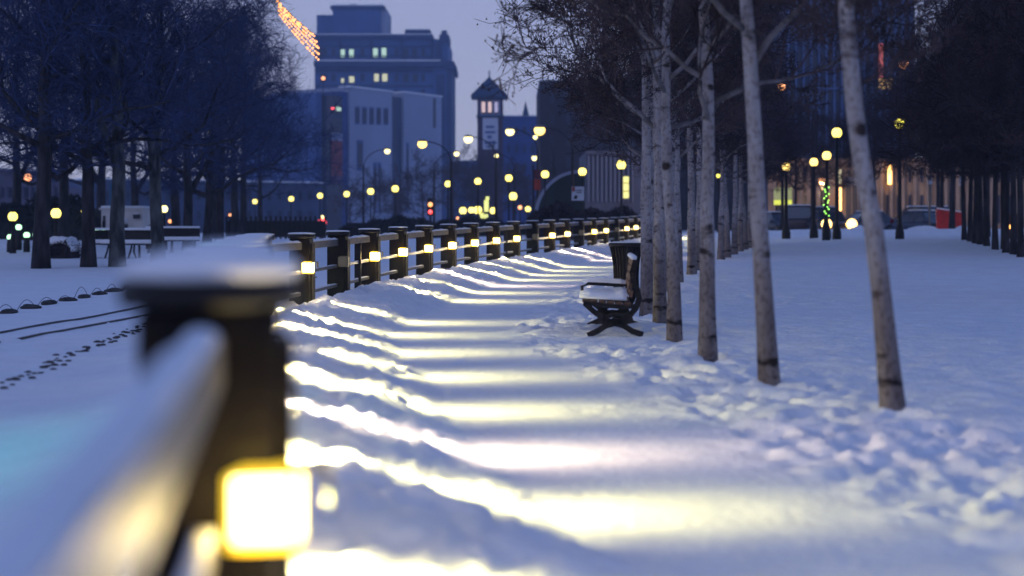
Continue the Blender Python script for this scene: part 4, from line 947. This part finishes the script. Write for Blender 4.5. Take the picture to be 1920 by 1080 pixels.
# right: classical stone building with tall block behind
B = Building('stone_hall', 'brown stone hall with pilasters, an entrance and orange lit lamps along the street', 'building', 1440, 125, 2060, 120, 14, STN)
B.slab(1440, 2060, 300, 440, 'wall', STN); B.slab(1440, 2062, 296, 301, 'cornice', STN, 0.5, 14.5)
for k, x in enumerate([1450, 1466, 1487, 1499, 1513, 1532, 1556, 1650, 1668, 1690, 1712, 1736, 1752, 1770, 1792, 1812, 1834, 1856, 1878, 1900, 1922]): B.slab(x, x + 6, 306, 432, 'pilaster', mat('pilaster_stone', (0.34, 0.25, 0.18), 0.9, 0.15, 0.8), 0.4, 0.42)
for k, x in enumerate([1459, 1478, 1506, 1522, 1541, 1660, 1680, 1702, 1724, 1762, 1782, 1802, 1824, 1846, 1868, 1890, 1910]): B.win(x, x + 7, 312, 345, GLS, out=0.15); B.win(x, x + 7, 360, 425, GLS, out=0.15)
dr = B.slab(1584, 1622, 348, 435, 'entrance', GLS, 0.5, 0.5); B.slab(1584, 1620, 333, 347, 'lintel', mat('pale_lintel', (0.24, 0.24, 0.26), 0.9), 0.8, 0.8)
for x in (1584, 1596, 1608, 1619): B.slab(x, x + 1.6, 349, 434, 'door_frame', STN, 0.56, 0.05, dr)
for k in range(3):
    for j in range(2): B.win(1588 + k * 11, 1596 + k * 11, 304 + j * 14, 315 + j * 14, GLS, out=0.3)
ol = [(1572, 1577, 318, 344, WINYEL), (1574, 1577.5, 352, 398, WINORG), (1547, 1556, 366, 384, mat('window_dull_red', (0.3, 0.1, 0.08), 0.5, emit=(0.9, 0.25, 0.12), estr=0.35)), (1664, 1671, 310, 346, WINORG)]
for x0, x1, y0, y1, M in ol: B.slab(x0, x1, y0, y1, 'lit_panel', M, 0.75, 0.1)
B = Building('tower_block', 'tall dark tower block with vertical ribs behind the leaning tree', 'building', 1470, 170, 1715, 170, 30, STN2)
B.slab(1470, 1715, -260, 440, 'wall', STN2)
RIB = mat('tower_ribs', (0.07, 0.12, 0.27), 0.8, 0.3, 0.5)
for k in range(17): B.slab(1476 + k * 14.3, 1478.4 + k * 14.3, -250, 300, 'rib', RIB, 0.6, 0.6)
for y in (52, 165, -60): B.slab(1533, 1600, y, y + 3, 'ledge', RIB, 0.75, 0.7)
for k in range(16):
    for j in range(5): B.slab(1481 + k * 14.3, 1488.5 + k * 14.3, -90 + j * 62, -60 + j * 62, 'window', GLS, 0.08, 0.1)
NEON = mat('neon_red', (0.5, 0.1, 0.1), 0.4, emit=(1.0, 0.22, 0.14), estr=0.9); NG = mat('neon_gold', (0.5, 0.4, 0.1), 0.4, emit=(1.0, 0.62, 0.22), estr=1.3)
for x in (1643, 1647.5): B.slab(x, x + 1.2, 85, 150, 'neon_strip', NEON, 1.6, 0.3)
for k in range(12):
    B.slab(1643 + (k % 4) * 6.4, 1646.5 + (k % 4) * 6.4, 149 + (k // 4) * 7 + (k % 2) * 1.5, 153 + (k // 4) * 7 + (k % 2) * 1.5, 'sign_bulb', NG, 1.5, 0.3)

# ------------------------------------------------------------------ cars
def car(px, Y, rz, colr, label, suv=False, lights=None, snow=True, name='parked_car'):
    p = P(px, 0, Y); g = gz(p.x, Y) + 0.0
    o = tag(empty(name, (p.x, Y, g), rz), label, 'car', 'cars on the street at the right')
    M = mat('car_paint_%d' % int(sum(colr) * 1000 + px), colr, 0.3, 0.05, 2, spec=0.5)
    L, W, H = (4.6, 1.85, 1.75) if suv else (4.4, 1.75, 1.42)
    sh = H * (0.56 if not suv else 0.58)     # shoulder
    # body: front is -x. cross sections along x
    st = [(-L / 2, 0.74, 0.38, 0.62), (-L / 2 + 0.10, 0.88, 0.28, sh * 0.90), (-L / 2 + 0.45, 0.97, 0.24, sh * 0.94), (-L * 0.22, 1.0, 0.22, sh), (0, 1.0, 0.22, sh * 1.02), (L * 0.28, 1.0, 0.22, sh * 1.03), (L / 2 - 0.35, 0.98, 0.26, sh * 1.02), (L / 2 - 0.06, 0.92, 0.32, sh * 0.98), (L / 2, 0.84, 0.40, sh * 0.8)]
    rings = []
    for x, w, z0, z1 in st:
        w = w * W / 2; b = 0.10
        rings.append([(x, -w + b, z0), (x, -w, z0 + b), (x, -w, z1 - b), (x, -w + b * 1.2, z1), (x, w - b * 1.2, z1), (x, w, z1 - b), (x, w, z0 + b), (x, w - b, z0)])
    m = MB(); m.rings(rings); m.build('body', M, o, True)
    xs0, xs1 = (-L * 0.20, L * 0.48) if suv else (-L * 0.20, L * 0.40); xt0, xt1 = (-L * 0.07, L * 0.43) if suv else (-L * 0.04, L * 0.22)
    wb, wt_ = W / 2 * 0.93, W / 2 * 0.74
    m = MB(); m.add([(xs0, -wb, sh), (xs1, -wb, sh), (xs1, wb, sh), (xs0, wb, sh), (xt0, -wt_, H - 0.06), (xt1, -wt_, H - 0.06), (xt1, wt_, H - 0.06), (xt0, wt_, H - 0.06)],
        [(3, 2, 1, 0), (0, 1, 5, 4), (1, 2, 6, 5), (2, 3, 7, 6), (3, 0, 4, 7), (4, 5, 6, 7)]); m.build('windows', mat('car_glass', (0.03, 0.04, 0.06), 0.08, spec=0.8), o)
    for s in (-1, 1):
        for (xa, xb) in ((xs0, xt0), (xs1, xt1), ((xs0 + xs1) / 2 - 0.04, (xt0 + xt1) / 2)):
            m = MB(); m.tube([(xa, s * (wb + 0.004), sh), (xb, s * (wt_ + 0.004), H - 0.05)], 0.035, 5); m.build('pillar', M, o)
    m = MB(); m.rbox(xt0 - 0.05, xt1 + 0.05, -wt_ - 0.03, wt_ + 0.03, H - 0.06, H, 0.03); rf = m.build('roof', M, o)
    if snow: m = MB(); m.rbox(xt0, xt1, -wt_, wt_, H + 0.002, H + 0.07, 0.03); m.build('snow', SNOWC, rf, True)
    for x in (-L * 0.30, L * 0.30):
        for s in (-1, 1):
            yy = s * (W / 2 - 0.08); wh = MB(); k = 16
            wh.rings([[(x + r * math.cos(2 * PI * j / k), yy + t, 0.33 + r * math.sin(2 * PI * j / k)) for j in range(k)] for r, t in ((0.30, -0.11), (0.33, -0.08), (0.33, 0.08), (0.30, 0.11))])
            w_ = wh.build('wheel', BLACK, o); h_ = MB(); h_.rings([[(x + r * math.cos(2 * PI * j / 10), yy + s * t, 0.33 + r * math.sin(2 * PI * j / 10)) for j in range(10)] for r, t in ((0.20, 0.112), (0.16, 0.13))]); h_.build('rim', RAILM, w_)
    for s in (-1, 1):
        m = MB(); m.obox((-L / 2 + 0.02, s * W * 0.33, 0.64), (0.05, 0, 0), (0, 0.17, 0), (0, 0, 0.075)); m.build('headlight', mat('headlight_off', (0.5, 0.5, 0.5), 0.2) if lights is None else lights, o)
        if lights is not None: m = MB(); m.sphere((-L / 2 - 0.06, s * W * 0.40, 0.66), 0.30, 12, 8); m.build('headlight_glare', lights, o, True)  # oversized glowing ball stands in for the headlight's glare
        m = MB(); m.obox((L / 2 + 0.0, s * W * 0.38, 0.82), (0.03, 0, 0), (0, 0.10, 0), (0, 0, 0.13)); m.build('taillight', mat('tail_red', (0.25, 0.01, 0.01), 0.3), o)
        m = MB(); m.obox((xs0 + 0.1, s * (W / 2 + 0.08), sh + 0.08), (0.06, 0, 0), (0, 0.09, 0), (0, 0, 0.07)); m.build('mirror', M, o)
    m = MB(); m.box(-L / 2 - 0.015, -L / 2 + 0.05, -0.45, 0.45, 0.50, 0.66); m.build('grille', BLACK, o)
    return o
HL = emis('headlight_lit', (1.0, 0.62, 0.16), 5.0)
car(1554, 88, PI / 2 + 0.05, (0.05, 0.05, 0.07), 'oncoming car with both headlights shining', lights=HL, snow=False, name='car')
car(1500, 92, -PI / 2 - 0.25, (0.035, 0.015, 0.02), 'dark van seen from behind, left of the oncoming car', True)
car(1462, 96, PI / 2 + 0.3, (0.03, 0.03, 0.05), 'dark car parked left of the dark van')
car(1536, 99, -PI / 2, (0.06, 0.05, 0.08), 'dark car behind the group of street lamps', True)
car(1618, 92, 0.2, (0.10, 0.12, 0.18), 'blue grey car partly behind the leaning tree')
car(1712, 96, -0.1, (0.02, 0.015, 0.03), 'dark van parked behind the black lamp post', True)
car(1740, 88, PI / 2 + 0.5, (0.05, 0.07, 0.12), 'blue grey car with a pale windscreen left of the red box')

# red box
rx = P(1779, 0, 80); rg_ = gz(rx.x, 80)
rc = tag(empty('red_container', (rx.x, 80, rg_), -0.25), 'red metal box with snow on its sloping lid left of the far right trees', 'container')
REDC = mat('red_paint', (0.55, 0.03, 0.02), 0.5, 0.15, 3)
m = MB(); m.add([(-0.62, -0.5, -0.1), (0.62, -0.5, -0.1), (0.62, 0.5, -0.1), (-0.62, 0.5, -0.1), (-0.62, -0.5, 1.20), (0.62, -0.5, 1.0), (0.62, 0.5, 1.0), (-0.62, 0.5, 1.20)], [(3, 2, 1, 0), (0, 1, 5, 4), (1, 2, 6, 5), (2, 3, 7, 6), (3, 0, 4, 7), (4, 5, 6, 7)]); m.build('body', REDC, rc)
m = MB(); m.obox((0, 0, 1.145), (0.66, 0, -0.106), (0, 0.54, 0), (0.004, 0, 0.03)); ld = m.build('lid', REDC, rc)
m = MB(); m.obox((0, 0, 1.215), (0.60, 0, -0.096), (0, 0.48, 0), (0.006, 0, 0.035)); m.build('snow', SNOWC, ld)
for x in (-0.4, 0, 0.4): m = MB(); m.box(x - 0.02, x + 0.02, -0.53, -0.502, 0, 1.0); m.build('rib', REDC, rc)
# yellow lit shelter sign
ys = P(1468, 0, 100); yg = gz(ys.x, 100); yb = tag(empty('lit_sign', (ys.x, 100, yg)), 'yellow lit sign panel behind the leftmost street lamp of the right group', 'sign'); yo = Vector(yb.location)
flat(1451, 1484, 352, 375, 100, mat('sign_upper', (0.4, 0.4, 0.2), 0.5, emit=(0.6, 0.62, 0.25), estr=0.45), 'panel', yb, yo, 0.2); flat(1451, 1484, 375.4, 384, 100, mat('sign_lower', (0.5, 0.5, 0.1), 0.5, emit=(0.9, 0.95, 0.12), estr=1.0), 'lit_strip', yb, yo, 0.2)
for x in (1456, 1480): p = P(x, 384, 100) - yo; q = MB(); q.tube([(p.x, 0, -0.1), (p.x, 0, p.z)], 0.08, 6); q.build('leg', BLACK, yb)
# post wrapped in green string lights
gp = P(1549, 0, 61); gg = gz(gp.x, 61); gr = tag(empty('wrapped_post', (gp.x, 61, gg)), 'short thick post wrapped in tiny green lights', 'post')
m = MB(); m.lathe([(0.16, -0.2), (0.16, 0.5), (0.10, 0.75), (0.085, 2.2), (0.10, 2.25)], n=10); m.build('post', BLACK, gr, True)
GB = emis('green_bulb', (0.35, 1.0, 0.10), 4.0)
for k in range(14): a = k * 1.9; m = MB(); m.sphere((0.1 * math.cos(a), -abs(0.1 * math.sin(a)) - 0.02, 0.95 + k * 0.085), 0.026, 6, 4); m.build('bulb', GB, gr)
# amber hazard light on a small dark box
hp_ = P(1893, 425, 62); hg = gz(hp_.x, 62); hb = tag(empty('barrier_light', (hp_.x, 62, hg)), 'amber light on a dark cabinet between the far right trunks', 'light'); zz = hp_.z - hg
m = MB(); m.rbox(-0.3, 0.3, -0.2, 0.2, -0.1, zz + 0.5, 0.03); m.build('cabinet', mat('cabinet_brown', (0.08, 0.02, 0.01), 0.6), hb)
m = MB(); m.obox((0, -0.23, zz), (0.19, 0, 0.03), (0, 0.02, 0), (-0.01, 0, 0.07)); m.build('lamp', emis('amber_lamp', (1.0, 0.45, 0.06), 3.5), hb)
# boxes on poles by the stone hall
for px, py, lb in ((1743, 337, 'small pale sign on a pole above the blue grey car'), (1802, 340, 'small pale sign on a pole above the red box')):
    p = P(px, py, 86); g = gz(p.x, 86); o = tag(empty('pole_sign', (p.x, 86, g)), lb, 'sign', 'small signs on poles by the street'); h = p.z - g
    m = MB(); m.tube([(0, 0, -0.1), (0, 0, h)], 0.07, 6); m.build('pole', RAILM, o); m = MB(); m.box(-0.13, 0.13, -0.12, -0.08, h - 0.25, h + 0.25); m.build('plate', WS, o)

# ploughed snow heaps along the street
def heap(x0, x1, Y, h, seed):
    rr = random.Random(seed); n = max(8, int((x1 - x0) / 0.18)); xs_ = np.linspace(x0, x1, n); ys_ = np.linspace(-1.0, 1.0, 9)
    X, Yg = np.meshgrid(xs_, ys_); e = np.clip(1 - Yg ** 2, 0, 1) * np.clip(np.minimum(X - x0, x1 - X) / 0.7, 0, 1)
    Z = h * e * (0.55 + 0.9 * (fbm(X * 1.1, Yg + seed, seed) - 0.2)) + e * 0.14 * (fbm(X * 4, Yg * 4, seed + 3) - 0.45) * 2
    zg = terrain(X, Yg + Y, False); v = np.stack([X, Yg + Y, Z + zg - 0.04], -1).reshape(-1, 3); f = []
    for j in range(8):
        for i in range(n - 1): q = j * n + i; f.append((q, q + 1, q + n + 1, q + n))
    o = mesh_obj('snow_bank', v, f, SNOW, None, True); tag(o, kind='structure')
for (a_, b_, Y, h, sd) in [(1446, 1470, 74, 0.45, 1), (1492, 1545, 75, 0.40, 2), (1575, 1655, 78, 0.42, 3), (1690, 1770, 76, 0.55, 4), (1770, 1860, 78, 0.4, 5), (-40, 60, 60, 0.35, 6), (95, 210, 60, 0.3, 7)]:
    heap(P(a_, 0, Y).x, P(b_, 0, Y).x, Y, h, sd)
for k, (x, y, s) in enumerate([(1583, 470, 0.28), (1614, 474, 0.34)]):   # two soft drifts on the field
    pass

# ------------------------------------------------------------------ haze
HAZE = 0.00095
if HAZE > 0:
    hm = bpy.data.materials.new('haze_air'); hm.use_nodes = True; nt = hm.node_tree; nt.nodes.remove(nt.nodes["Principled BSDF"])
    pv = nt.nodes.new("ShaderNodeVolumePrincipled"); pv.inputs["Color"].default_value = (0.55, 0.70, 1.0, 1); pv.inputs["Density"].default_value = HAZE; pv.inputs["Anisotropy"].default_value = 0.35
    nt.links.new(pv.outputs[0], nt.nodes["Material Output"].inputs["Volume"])
    m = MB(); m.box(-420, 420, -60, 480, -3.5, 90); o = m.build('haze', hm); tag(o, kind='stuff')
